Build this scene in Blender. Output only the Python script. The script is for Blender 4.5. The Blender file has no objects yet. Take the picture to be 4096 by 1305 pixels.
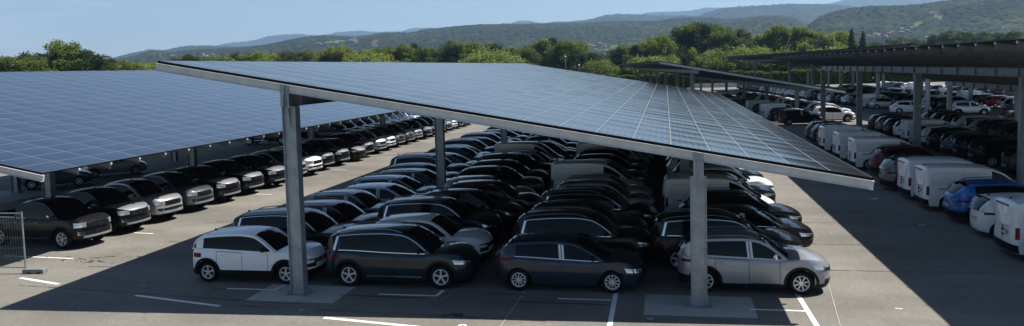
HAZE=1.05e-4
import bpy, math, random
import numpy as np
from mathutils import Matrix, Vector
random.seed(7)
RS = np.random.RandomState(11)
scene = bpy.context.scene
COL = scene.collection
R = math.radians

# ------------------------------------------------------------------ helpers
class MB:
    """collects shapes into ONE mesh"""
    def __init__(s): s.v=[]; s.f=[]; s.m=[]
    def add(s, vs, fs, mi=0):
        o=len(s.v); s.v.extend([tuple(map(float,p)) for p in vs]); s.f.extend([tuple(i+o for i in f) for f in fs]); s.m.extend([mi]*len(fs))
    def box(s, a, b, mi=0, M=None):
        x0,y0,z0=a; x1,y1,z1=b
        vs=[(x0,y0,z0),(x1,y0,z0),(x1,y1,z0),(x0,y1,z0),(x0,y0,z1),(x1,y0,z1),(x1,y1,z1),(x0,y1,z1)]
        if M is not None: vs=[tuple(M@Vector(p)) for p in vs]
        s.add(vs,[(0,3,2,1),(4,5,6,7),(0,1,5,4),(1,2,6,5),(2,3,7,6),(3,0,4,7)],mi)
    def tube(s, pts, r, n=6, mi=0, cap=True):
        pts=[Vector(p) for p in pts]; rs=r if isinstance(r,(list,tuple)) else [r]*len(pts)
        rings=[]
        for i,p in enumerate(pts):
            d=(pts[min(i+1,len(pts)-1)]-pts[max(i-1,0)]).normalized()
            a=d.orthogonal().normalized() if i==0 else (a-d*a.dot(d)).normalized()
            b=d.cross(a)
            rings.append([tuple(p+(a*math.cos(t)+b*math.sin(t))*rs[i]) for t in [2*math.pi*k/n for k in range(n)]])
        vs=[q for g in rings for q in g]; fs=[]
        for i in range(len(pts)-1):
            for k in range(n): fs.append((i*n+k,i*n+(k+1)%n,(i+1)*n+(k+1)%n,(i+1)*n+k))
        if cap: fs.append(tuple(range(n))[::-1]); fs.append(tuple((len(pts)-1)*n+k for k in range(n)))
        s.add(vs,fs,mi)
    def grid(s, P, mi=0, flip=False):
        P=np.asarray(P); a,b=P.shape[:2]; vs=P.reshape(-1,3).tolist(); fs=[]
        for i in range(a-1):
            for j in range(b-1):
                q=(i*b+j,(i+1)*b+j,(i+1)*b+j+1,i*b+j+1); fs.append(q[::-1] if flip else q)
        s.add(vs,fs,mi)
    def lathe_y(s, prof, n=20, mi=0, c=(0,0,0)):
        # prof: (r, y) around the Y axis
        vs=[];fs=[]
        for r,y in prof:
            for k in range(n):
                t=2*math.pi*k/n; vs.append((c[0]+r*math.cos(t),c[1]+y,c[2]+r*math.sin(t)))
        for i in range(len(prof)-1):
            for k in range(n): fs.append((i*n+k,i*n+(k+1)%n,(i+1)*n+(k+1)%n,(i+1)*n+k))
        s.add(vs,fs,mi)
    def mesh(s, name, smooth=None):
        me=bpy.data.meshes.new(name); me.from_pydata(s.v,[],s.f)
        if any(s.m): me.polygons.foreach_set('material_index',s.m)
        me.validate(); me.update()
        if smooth:
            me.polygons.foreach_set('use_smooth',[True]*len(me.polygons))
            try: me.set_sharp_from_angle(angle=R(smooth))
            except Exception: pass
        return me
    def build(s, name, mats, parent=None, smooth=None, **tags):
        me=s.mesh(name,smooth)
        for m in (mats if isinstance(mats,(list,tuple)) else [mats]): me.materials.append(m)
        return link(name,me,parent,**tags)

def link(name, data, parent=None, **tags):
    o=bpy.data.objects.new(name,data); COL.objects.link(o)
    if parent is not None: o.parent=parent
    for k,v in tags.items():
        if v is not None: o[k]=v
    return o
def thing(name, loc, rz=0, label=None, category=None, group=None):
    o=link(name,None,None,label=label,category=category,group=group); o.location=loc; o.rotation_euler=(0,0,rz)
    o.empty_display_size=.3
    return o
def ordn(n):
    w=['','first','second','third','fourth','fifth','sixth','seventh','eighth','ninth','tenth','eleventh','twelfth','thirteenth','fourteenth','fifteenth','sixteenth','seventeenth','eighteenth','nineteenth','twentieth']
    if n<=20: return w[n]
    t={2:'twenty',3:'thirty',4:'forty'}[n//10]
    return (t+'-'+w[n%10]) if n%10 else t[:-1]+'ieth'

def pchip(xs, ys):
    xs=np.array(xs,float); ys=np.array(ys,float)
    if xs[0]>xs[-1]: xs=xs[::-1]; ys=ys[::-1]
    h=np.diff(xs); d=np.diff(ys)/h; m=np.zeros(len(xs))
    for i in range(1,len(xs)-1):
        if d[i-1]*d[i]>0:
            w1=2*h[i]+h[i-1]; w2=h[i]+2*h[i-1]; m[i]=(w1+w2)/(w1/d[i-1]+w2/d[i])
    m[0]=d[0]; m[-1]=d[-1]
    def f(x):
        x=np.clip(x,xs[0],xs[-1]); i=np.clip(np.searchsorted(xs,x)-1,0,len(h)-1); t=(x-xs[i])/h[i]
        return (2*t**3-3*t**2+1)*ys[i]+(t**3-2*t**2+t)*h[i]*m[i]+(-2*t**3+3*t**2)*ys[i+1]+(t**3-t**2)*h[i]*m[i+1]
    return f

# ------------------------------------------------------------------ materials
def nmat(name):
    m=bpy.data.materials.new(name); m.use_nodes=True; nt=m.node_tree; return m,nt,nt.nodes['Principled BSDF']
def simple(name, col, rough=.6, metal=0, coat=0, spec=.5, coatr=.03):
    m,nt,b=nmat(name)
    b.inputs['Base Color'].default_value=(*col,1); b.inputs['Roughness'].default_value=rough; b.inputs['Metallic'].default_value=metal
    b.inputs['Coat Weight'].default_value=coat; b.inputs['Specular IOR Level'].default_value=spec; b.inputs['Coat Roughness'].default_value=coatr
    return m
def noise_mix(nt, b, c1, c2, scale, detail=4, lo=.35, hi=.65, coord='Object', rough=.6, stretch=None):
    tc=nt.nodes.new('ShaderNodeTexCoord'); n=nt.nodes.new('ShaderNodeTexNoise'); r=nt.nodes.new('ShaderNodeValToRGB')
    n.inputs['Scale'].default_value=scale; n.inputs['Detail'].default_value=detail; n.inputs['Roughness'].default_value=rough
    src=tc.outputs[coord]
    if stretch:
        mp=nt.nodes.new('ShaderNodeMapping'); mp.inputs['Scale'].default_value=stretch; nt.links.new(src,mp.inputs['Vector']); src=mp.outputs['Vector']
    nt.links.new(src,n.inputs['Vector']); nt.links.new(n.outputs['Fac'],r.inputs['Fac'])
    r.color_ramp.elements[0].position=lo; r.color_ramp.elements[1].position=hi
    r.color_ramp.elements[0].color=(*c1,1); r.color_ramp.elements[1].color=(*c2,1)
    return r.outputs['Color'], n, tc
M={}
def steel(name, c1, c2, rough=.45, metal=.55):
    m,nt,b=nmat(name); c,n,tc=noise_mix(nt,b,c1,c2,3.0,6,.3,.7); nt.links.new(c,b.inputs['Base Color'])
    b.inputs['Roughness'].default_value=rough; b.inputs['Metallic'].default_value=metal; return m
M['galv']=steel('galvanised_steel',(.20,.235,.275),(.33,.37,.42))
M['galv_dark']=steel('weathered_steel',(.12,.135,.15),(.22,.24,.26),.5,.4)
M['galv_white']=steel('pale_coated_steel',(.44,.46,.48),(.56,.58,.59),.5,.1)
M['black']=simple('black_rubber_seal',(.005,.005,.006),.7,0,0,.1)
M['plastic']=simple('black_plastic',(.009,.009,.010),.5,0,0,.15)
M['dark']=simple('dark_void',(.006,.006,.007),.8)
M['tyre']=simple('tyre_rubber',(.008,.008,.009),.8,0,0,.15)
M['rim']=simple('alloy_rim',(.74,.75,.77),.3,.6)
M['rimdark']=simple('black_alloy',(.012,.012,.014),.35,.3)
M['glass']=simple('tinted_car_glass',(.004,.006,.008),.03,0,0,.26)
M['screen']=simple('windscreen_glass',(.004,.006,.008),.02,0,0,.62)
M['gloss']=simple('gloss_black_pillar',(.004,.004,.005),.12,0,0,.3)
M['chrome']=simple('chrome_trim',(.75,.76,.78),.12,1)
M['film']=simple('white_protective_film',(.62,.66,.70),.35)
M['lamp']=simple('headlamp_glass',(.55,.58,.62),.08,.75,1)
M['lampdark']=simple('dark_lamp_glass',(.02,.022,.026),.06,0,1)
M['tail']=simple('red_lamp_glass',(.15,.002,.004),.25,0,0,.2)
M['wplate']=simple('white_plate',(.6,.6,.6),.4)
M['concrete']=None
PAINT={}
def paint(name,col,metal=.35,rough=.38):
    m,nt,b=nmat('paint_'+name)
    b.inputs['Base Color'].default_value=(*col,1); b.inputs['Metallic'].default_value=metal; b.inputs['Roughness'].default_value=rough
    dk=max(col)<.03; b.inputs['Coat Weight'].default_value=.7 if dk else .9; b.inputs['Specular IOR Level'].default_value=.15; b.inputs['Coat IOR'].default_value=1.36 if dk else 1.45
    # dust film: fine uneven roughness of the clear coat
    tc=nt.nodes.new('ShaderNodeTexCoord'); n=nt.nodes.new('ShaderNodeTexNoise'); n.inputs['Scale'].default_value=2.2; n.inputs['Detail'].default_value=5
    mr=nt.nodes.new('ShaderNodeMapRange'); mr.inputs['To Min'].default_value=.02; mr.inputs['To Max'].default_value=.14
    nt.links.new(tc.outputs['Object'],n.inputs['Vector']); nt.links.new(n.outputs['Fac'],mr.inputs['Value']); nt.links.new(mr.outputs['Result'],b.inputs['Coat Roughness'])
    PAINT[name]=m
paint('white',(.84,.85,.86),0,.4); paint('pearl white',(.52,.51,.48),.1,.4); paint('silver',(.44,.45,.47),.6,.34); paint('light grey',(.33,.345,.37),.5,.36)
paint('grey',(.12,.125,.135),.6,.36); paint('dark grey',(.035,.037,.042),.5,.36); paint('black',(.004,.004,.005),.1,.35)
paint('navy blue',(.008,.012,.026),.4,.35); paint('dark teal',(.008,.020,.032),.4,.34); paint('slate blue',(.022,.032,.055),.5,.34)
paint('maroon',(.07,.005,.010),.4,.35); paint('red',(.28,.012,.014),.2,.35); paint('bright blue',(.016,.13,.44),.4,.32)
paint('pale blue',(.16,.24,.32),.5,.36); paint('blue grey',(.13,.155,.19),.6,.35); paint('teal blue',(.02,.085,.13),.4,.36)
paint('bronze grey',(.10,.088,.076),.6,.36)

# ------------------------------------------------------------------ camera (position and lens solved from the photo)
cam=bpy.data.cameras.new('camera'); co=bpy.data.objects.new('camera',cam); COL.objects.link(co); scene.camera=co
FPX=3165.38; CY=513.51; PI_,RO,YA,HC=.0754590652,-.0267734855,.192924134,6.37527359
def cam_axes():
    a=YA; fw=Vector((-math.sin(a)*math.cos(PI_),math.cos(a)*math.cos(PI_),-math.sin(PI_)))
    rt=Vector((math.cos(a),math.sin(a),0)); up=rt.cross(fw)
    return fw, rt*math.cos(RO)+up*math.sin(RO), -rt*math.sin(RO)+up*math.cos(RO)
fw,rt_,up_=cam_axes()
co.matrix_world=Matrix(((rt_.x,up_.x,-fw.x,0),(rt_.y,up_.y,-fw.y,0),(rt_.z,up_.z,-fw.z,HC),(0,0,0,1)))
cam.sensor_fit='HORIZONTAL'; cam.sensor_width=36; cam.lens=FPX/4096*36
cam.shift_x=0; cam.shift_y=-(652.5-CY)/4096
cam.clip_start=.2; cam.clip_end=60000
def px2dir(x,y): return fw+rt_*((x-2048)/FPX)+up_*((CY-y)/FPX)

# ------------------------------------------------------------------ light
SUNV=Vector((.60,.29,1)).normalized()      # towards the sun, from the canopy shadows
sun=bpy.data.lights.new('sun','SUN'); so=bpy.data.objects.new('sun',sun); COL.objects.link(so)
sun.energy=5.0; sun.angle=R(.53); sun.color=(1,.955,.88)
so.rotation_euler=SUNV.to_track_quat('Z','Y').to_euler()
w=bpy.data.worlds.new('World'); scene.world=w; w.use_nodes=True; nt=w.node_tree
bg=nt.nodes['Background']; sky=nt.nodes.new('ShaderNodeTexSky'); sky.sky_type='NISHITA'; sky.sun_disc=False
sky.sun_elevation=math.asin(SUNV.z); sky.sun_rotation=math.atan2(SUNV.x,SUNV.y)
sky.altitude=300; sky.air_density=1.0; sky.dust_density=.5; sky.ozone_density=1.5
bg.inputs['Strength'].default_value=.0555
# faint fair-weather clouds low over the hills
tc=nt.nodes.new('ShaderNodeTexCoord'); mp=nt.nodes.new('ShaderNodeMapping'); mp.inputs['Scale'].default_value=(2.2,2.2,16)
cn=nt.nodes.new('ShaderNodeTexNoise'); cn.inputs['Scale'].default_value=2.3; cn.inputs['Detail'].default_value=7; cn.inputs['Roughness'].default_value=.55
cr=nt.nodes.new('ShaderNodeValToRGB'); cr.color_ramp.elements[0].position=.52; cr.color_ramp.elements[1].position=.78
sep=nt.nodes.new('ShaderNodeSeparateXYZ'); zr=nt.nodes.new('ShaderNodeMapRange')
zr.inputs['From Min'].default_value=.14; zr.inputs['From Max'].default_value=.05; mul=nt.nodes.new('ShaderNodeMath'); mul.operation='MULTIPLY'
mx=nt.nodes.new('ShaderNodeMixRGB'); mx.inputs['Color2'].default_value=(8.5,8.9,9.4,1)
nt.links.new(tc.outputs['Generated'],mp.inputs['Vector']); nt.links.new(mp.outputs['Vector'],cn.inputs['Vector']); nt.links.new(cn.outputs['Fac'],cr.inputs['Fac'])
nt.links.new(tc.outputs['Generated'],sep.inputs[0]); nt.links.new(sep.outputs['Z'],zr.inputs['Value'])
nt.links.new(cr.outputs['Color'],mul.inputs[0]); nt.links.new(zr.outputs['Result'],mul.inputs[1])
mul2=nt.nodes.new('ShaderNodeMath'); mul2.operation='MULTIPLY'; mul2.inputs[1].default_value=.55; nt.links.new(mul.outputs[0],mul2.inputs[0])
nt.links.new(mul2.outputs[0],mx.inputs['Fac']); nt.links.new(sky.outputs['Color'],mx.inputs['Color1']); nt.links.new(mx.outputs['Color'],bg.inputs['Color'])
vs=scene.view_settings; vs.view_transform='Standard'; vs.look='None'; vs.gamma=1; vs.exposure=.9
scene.cycles.max_bounces=6; scene.cycles.diffuse_bounces=2; scene.cycles.volume_bounces=0; scene.cycles.transparent_max_bounces=6
# ------------------------------------------------------------------ ground
def asphalt():
    m,nt,b=nmat('weathered_asphalt')
    L=nt.links.new; N=nt.nodes.new
    tc=N('ShaderNodeTexCoord')
    def noise(scale,detail,stretch=(1,1,1),rough=.6):
        mp=N('ShaderNodeMapping'); mp.inputs['Scale'].default_value=stretch; L(tc.outputs['Object'],mp.inputs['Vector'])
        n=N('ShaderNodeTexNoise'); n.inputs['Scale'].default_value=scale; n.inputs['Detail'].default_value=detail; n.inputs['Roughness'].default_value=rough
        L(mp.outputs['Vector'],n.inputs['Vector']); return n.outputs['Fac']
    def ramp(f,p0,p1,c0,c1):
        r=N('ShaderNodeValToRGB'); r.color_ramp.elements[0].position=p0; r.color_ramp.elements[1].position=p1
        r.color_ramp.elements[0].color=(*c0,1); r.color_ramp.elements[1].color=(*c1,1); L(f,r.inputs['Fac']); return r.outputs['Color']
    def mult(a,bb,f=1):
        x=N('ShaderNodeMixRGB'); x.blend_type='MULTIPLY'; x.inputs['Fac'].default_value=f; L(a,x.inputs['Color1']); L(bb,x.inputs['Color2']); return x.outputs['Color']
    base=ramp(noise(.22,5,(1,1,1)),.3,.7,(.132,.125,.111),(.216,.204,.184))
    mid=ramp(noise(7,5,(1,1,1),.75),.3,.72,(.80,.80,.80),(1.16,1.15,1.13)); band=ramp(noise(.5,3,(.35,1,1)),.35,.7,(.88,.88,.88),(1.08,1.07,1.05))
    grain=ramp(noise(38,3,(1,1,1),.8),.3,.7,(.62,.62,.62),(1.3,1.3,1.3))
    stain=ramp(noise(.55,6,(1,1,1),.7),.62,.74,(1,1,1),(.66,.65,.64))
    pale=ramp(noise(.8,5,(.6,1.3,1),.7),.66,.8,(1,1,1),(1.3,1.29,1.26))
    tyre=ramp(noise(1.6,4,(1.0,.10,1),.6),.62,.78,(1,1,1),(.80,.79,.78))
    col=mult(mult(mult(mult(mult(mult(base,mid),band),grain,.8),stain,.8),pale,.7),tyre,.6)
    L(col,b.inputs['Base Color']); b.inputs['Roughness'].default_value=.85; b.inputs['Specular IOR Level'].default_value=.25
    bp=N('ShaderNodeBump'); bp.inputs['Strength'].default_value=.35; bp.inputs['Distance'].default_value=.01; L(noise(60,3),bp.inputs['Height']); L(bp.outputs['Normal'],b.inputs['Normal'])
    return m
M['asphalt']=asphalt()
m,nt,b=nmat('valley_grass'); c,n,tc=noise_mix(nt,b,(.035,.060,.016),(.085,.105,.035),.012,8,.3,.7); nt.links.new(c,b.inputs['Base Color']); b.inputs['Roughness'].default_value=.9; M['grass']=m
m,nt,b=nmat('concrete'); c,n,tc=noise_mix(nt,b,(.30,.30,.285),(.42,.42,.40),2.5,8,.3,.7,rough=.75); nt.links.new(c,b.inputs['Base Color']); b.inputs['Roughness'].default_value=.85; M['concrete']=m
def worn_white():
    m,nt,b=nmat('worn_white_paint'); c,n,tc=noise_mix(nt,b,(.42,.42,.41),(.74,.74,.72),9,8,.30,.52,rough=.8); nt.links.new(c,b.inputs['Base Color']); b.inputs['Roughness'].default_value=.7; return m
M['paintw']=worn_white()
m,nt,b=nmat('dirty_film_white'); c,n,tc=noise_mix(nt,b,(.30,.30,.31),(.55,.55,.56),3,6); nt.links.new(c,b.inputs['Base Color']); b.inputs['Roughness'].default_value=.5; M['dirty']=m
M['tar']=simple('fresh_tar_patch',(.022,.022,.024),.7)

def sheet(name,pts,z,mat,kind='structure',label=None,cat=None):
    mb=MB(); mb.add([(x,y,z) for x,y in pts],[tuple(range(len(pts)))]); return mb.build(name,mat,kind=kind)
# grass terrain to the horizon
mb=MB(); n=24; S=30000
mb.add([(-S,-200,-.12),(S,-200,-.12),(S,S,-.12),(-S,S,-.12)],[(0,1,2,3)]); mb.build('ground',M['grass'],kind='structure')
sheet('parking_lot',[(-75,-30),(75,-30),(120,215),(-15,236),(-75,236)],0,M['asphalt'])
# stall markings
A_=.097
def mark(name,x,y,lx,ly,mat='paintw',z=.004,rot=0):
    mb=MB(); c,s_=math.cos(rot),math.sin(rot)
    P=[(-lx/2,-ly/2),(lx/2,-ly/2),(lx/2,ly/2),(-lx/2,ly/2)]
    mb.add([(x+a*c-b_*s_,y+a*s_+b_*c,z) for a,b_ in P],[(0,1,2,3)]); return mb.build(name,M[mat],kind='structure')
def seg(x0,y0,x1,y1,wd=.1,z=.004,mat='paintw'):
    d=Vector((x1-x0,y1-y0)); return mark('stall_marking',(x0+x1)/2,(y0+y1)/2,d.length,wd,mat,z,math.atan2(d.y,d.x))
seg(-13.02,21.28,-11.43,21.28,.11,.010); seg(-11.48,21.335,-11.4,21.85,.1,.010)
seg(-8.19,21.18,-6.40,21.18,.11); seg(-6.45,21.235,-6.4,21.75,.1)
seg(-3.0,21.27,-1.53,21.27,.10); seg(-1.42,19.0,-1.46,24,.13)
seg(2.07,20.80,3.42,20.80,.1,.010); seg(3.52,18.5,3.46,23.5,.13,.004)
seg(-15.42,20.34,-12.24,19.61,.13); seg(-20.7,21.80,-18.79,21.24,.14); seg(-8.85,18.95,-5.2,18.35,.14)
for k in range(24):
    yb=26.25+2.5*k
    seg(-21.7,yb+.05,-20.7,yb-.08,.09) if k%4==1 else None
    if k%3==1: seg(2.4,yb-2.5,4.2,yb-2.5,.09)
# longitudinal file lines under the middle canopy, mostly hidden by the cars
seg(-20.9,24.4,-24.0,24.6,.09)
def tar(x,y,lx,ly,rot=0): return mark('tar_strip',x,y,lx,ly,'tar',.0075,rot)
tar(-8.0,20.95,2.6,.06,-.03); tar(-2.9,20.85,2.6,.06,-.02); tar(-12.8,21.24,1.3,.07); tar(-4.6,21.55,1.1,.06)
tar(-17.4,30.2,.55,.55); tar(-17.6,36.4,.6,.6); tar(-17.5,42.5,.6,.6); tar(-17.8,49,.6,.6); tar(-17.4,56,.6,.6); tar(-17.9,64,.6,.6)
tar(4.9,31.6,.8,.35); tar(5.0,33.6,.8,.35)
for x,y,l in [(-18.9,23.4,1.1),(-18.2,24.9,1.0),(-18.6,27.3,1.0),(-19.0,31.4,.9),(-17.9,33.2,.9)]: tar(x,y,l,.045,.05)
# cracks and seams across the lanes
mb=MB()
def crack(x0,y0,x1,y1,wd=.016,n=26,j=.03):
    pts=[]
    for i in range(n+1):
        t=i/n; pts.append(Vector((x0+(x1-x0)*t+random.uniform(-j,j),y0+(y1-y0)*t+random.uniform(-j,j))))
    for a,b_ in zip(pts[:-1],pts[1:]):
        d=(b_-a).normalized(); nn=Vector((-d.y,d.x))*wd*random.uniform(.4,1.2)
        mb.add([(a.x-nn.x,a.y-nn.y,.009),(b_.x-nn.x,b_.y-nn.y,.009),(b_.x+nn.x,b_.y+nn.y,.009),(a.x+nn.x,a.y+nn.y,.009)],[(0,1,2,3)])
crack(-20,21.0,-10,20.0); crack(-12,19.7,-3,19.3)
for y_ in (25.0,28.6,32.5,37.0,42.5,49): crack(4,y_,11,y_+random.uniform(-.2,.2))
for y_ in (31,38,46,55): crack(-20,y_,-15.5,y_+.2)
for _ in range(34):   # crazed patch on the left lane
    x=-20.0+random.gauss(0,1.0); y=24.3+random.gauss(0,.35); crack(x,y,x+random.uniform(-.35,.35),y+random.uniform(-.12,.12),.016,3,.03)
for _ in range(16):
    x=-5.4+random.gauss(0,.35); y=19.55+random.gauss(0,.1); crack(x,y,x+random.uniform(-.2,.2),y+random.uniform(-.05,.05),.03,3,.02)
mb.build('asphalt_crack',M['tar'],kind='structure')
mb=MB()
for x0,y0,x1,y1 in [(-4.1,18.2,-4.0,23.5),(3.9,18.5,4.5,23.5),(-6.0,21.6,-6.2,20.8)]:
    d=(Vector((x1,y1))-Vector((x0,y0))).normalized(); nn=Vector((-d.y,d.x))*.009
    mb.add([(x0-nn.x,y0-nn.y,.011),(x1-nn.x,y1-nn.y,.011),(x1+nn.x,y1+nn.y,.011),(x0+nn.x,y0+nn.y,.011)],[(0,1,2,3)])
mb.build('pavement_line',M['concrete'],kind='structure')
# painted digits on the ground (read from the aisle)
def digit(ch,x,y,h=.42,wd=.30,rot=math.pi/2,z=.005,back=False):
    if back: mark('number_ground',x,y,h*1.5,wd*1.6,'tar',.0042,rot-math.pi/2)
    cu=bpy.data.curves.new('number_marking','FONT'); cu.body=ch; cu.size=h*1.4; cu.align_x='CENTER'; cu.align_y='CENTER'; cu.offset=.02*min(1,h/.4)**2*.6
    o=bpy.data.objects.new('number_marking',cu); COL.objects.link(o)
    dg=bpy.context.evaluated_depsgraph_get(); me=bpy.data.meshes.new_from_object(o.evaluated_get(dg)); bpy.data.objects.remove(o)
    me.materials.clear(); me.materials.append(M['paintw'])
    q=link('number_marking',me,kind='structure'); q.location=(x,y,z+.004); q.rotation_euler=(0,0,rot); return q
digit('8',-5.05,18.6,.36,rot=0); digit('5',9.55,32.2,.30,back=True); digit('0',5.78,21.25,.17,rot=math.pi/2); digit('5',-17.9,29.9,.34,back=True)
digit('0',-9.75,19.5,.14); digit('0',-.45,19.75,.14); digit('7',-17.8,39.2,.5); digit('9',-17.9,46.8,.5); digit('4',9.3,38.2,.4)
digit('0',-15.9,21.4,.12)
# concrete footing pads round the canopy posts
def pad(x0,y0,x1,y1):
    mb=MB(); mb.box((x0,y0,-.1),(x1,y1,.006)); mb.build('concrete_pad',M['concrete'],kind='structure')
pad(-11.83,20.2,-9.15,21.86); pad(-.62,20.1,2.2,21.9)
sheet('pavement',[(-50,35.5),(-34.4,35.5),(-34.4,39.5),(-50,39.5)],.0045,M['concrete'])
for y_ in (39.2,41.8,44.4,47): seg(-33.9,y_,-31.8,y_,.09)
seg(-33.9,39.0,-33.9,64,.09)

# ------------------------------------------------------------------ solar canopies
def panel_material(name, cell, gap, frame, vgap, ncell_w=6, ncell_s=10, rough=.13, dark=None):
    m,nt,b=nmat(name); L=nt.links.new; N=nt.nodes.new
    uv=N('ShaderNodeUVMap'); sp=N('ShaderNodeSeparateXYZ'); L(uv.outputs['UV'],sp.inputs[0])   # u: modules across, v: modules along
    def math_(op,a,bv=None,c=None):
        n=N('ShaderNodeMath'); n.operation=op
        for i,q in enumerate((a,bv,c)):
            if q is None: continue
            if isinstance(q,(int,float)): n.inputs[i].default_value=q
            else: L(q,n.inputs[i])
        return n.outputs[0]
    def line(u,cnt,half):   # 1 on the line between cells
        f=math_('FRACT',math_('MULTIPLY',u,cnt)); d=math_('ABSOLUTE',math_('SUBTRACT',f,.5)); return math_('GREATER_THAN',d,.5-half)
    u,v=sp.outputs['X'],sp.outputs['Y']
    cl=line(u,ncell_w,.030) if ncell_s==0 else math_('MAXIMUM',line(u,ncell_w,.028),line(v,ncell_s,.022))
    fru=line(u,1,.014); frv=line(v,1,.011); fr=math_('MAXIMUM',fru,frv)
    # per-module tone
    wn=N('ShaderNodeTexWhiteNoise'); wn.noise_dimensions='2D'; cb=N('ShaderNodeCombineXYZ'); L(math_('FLOOR',u),cb.inputs[0]); L(math_('FLOOR',v),cb.inputs[1]); L(cb.outputs[0],wn.inputs['Vector'])
    tone=N('ShaderNodeMapRange'); tone.inputs['To Min'].default_value=.8; tone.inputs['To Max'].default_value=1.2; L(wn.outputs['Value'],tone.inputs['Value'])
    cc=N('ShaderNodeMixRGB'); cc.blend_type='MULTIPLY'; cc.inputs['Fac'].default_value=1; cc.inputs['Color1'].default_value=(*cell,1); L(tone.outputs['Result'],cc.inputs['Color2'])
    m1=N('ShaderNodeMixRGB'); L(cl,m1.inputs['Fac']); L(cc.outputs['Color'],m1.inputs['Color1']); m1.inputs['Color2'].default_value=(*gap,1)
    m0=N('ShaderNodeMixRGB'); L(fru,m0.inputs['Fac']); L(m1.outputs['Color'],m0.inputs['Color1']); m0.inputs['Color2'].default_value=(*frame,1)
    m2=N('ShaderNodeMixRGB'); L(frv,m2.inputs['Fac']); L(m0.outputs['Color'],m2.inputs['Color1']); m2.inputs['Color2'].default_value=(*vgap,1)
    L(m2.outputs['Color'],b.inputs['Base Color']); 
    ro=N('ShaderNodeMapRange'); L(fr,ro.inputs['Value']); ro.inputs['To Min'].default_value=rough; ro.inputs['To Max'].default_value=.45; L(ro.outputs['Result'],b.inputs['Roughness'])
    b.inputs['IOR'].default_value=1.43
    # each module sits very slightly out of plane
    vn=N('ShaderNodeVectorMath'); vn.operation='SUBTRACT'; L(wn.outputs['Color'],vn.inputs[0]); vn.inputs[1].default_value=(.5,.5,.5)
    vm=N('ShaderNodeVectorMath'); vm.operation='SCALE'; L(vn.outputs[0],vm.inputs[0]); vm.inputs['Scale'].default_value=.012
    ge=N('ShaderNodeNewGeometry'); va0=N('ShaderNodeVectorMath'); L(ge.outputs['Normal'],va0.inputs[0]); L(vm.outputs[0],va0.inputs[1])
    # every row is laid slightly bowed, so its glass turns a little along the row
    rp=N('ShaderNodeCombineXYZ'); L(math_('MULTIPLY',math_('SUBTRACT',math_('FRACT',v),.5),.035),rp.inputs[1])
    va=N('ShaderNodeVectorMath'); L(va0.outputs[0],va.inputs[0]); L(rp.outputs[0],va.inputs[1])
    vz=N('ShaderNodeVectorMath'); vz.operation='NORMALIZE'; L(va.outputs[0],vz.inputs[0]); L(vz.outputs[0],b.inputs['Normal'])
    return m
M['panel_grey']=panel_material('solar_glass_grey',(.010,.011,.014),(.17,.175,.185),(.17,.168,.165),(.020,.018,.018),ncell_s=0)
M['panel_blue']=panel_material('solar_glass_blue',(.009,.018,.042),(.075,.095,.135),(.155,.157,.16),(.135,.14,.145))
M['under']=simple('grey_panel_backsheet',(.034,.037,.044),.6)

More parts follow.
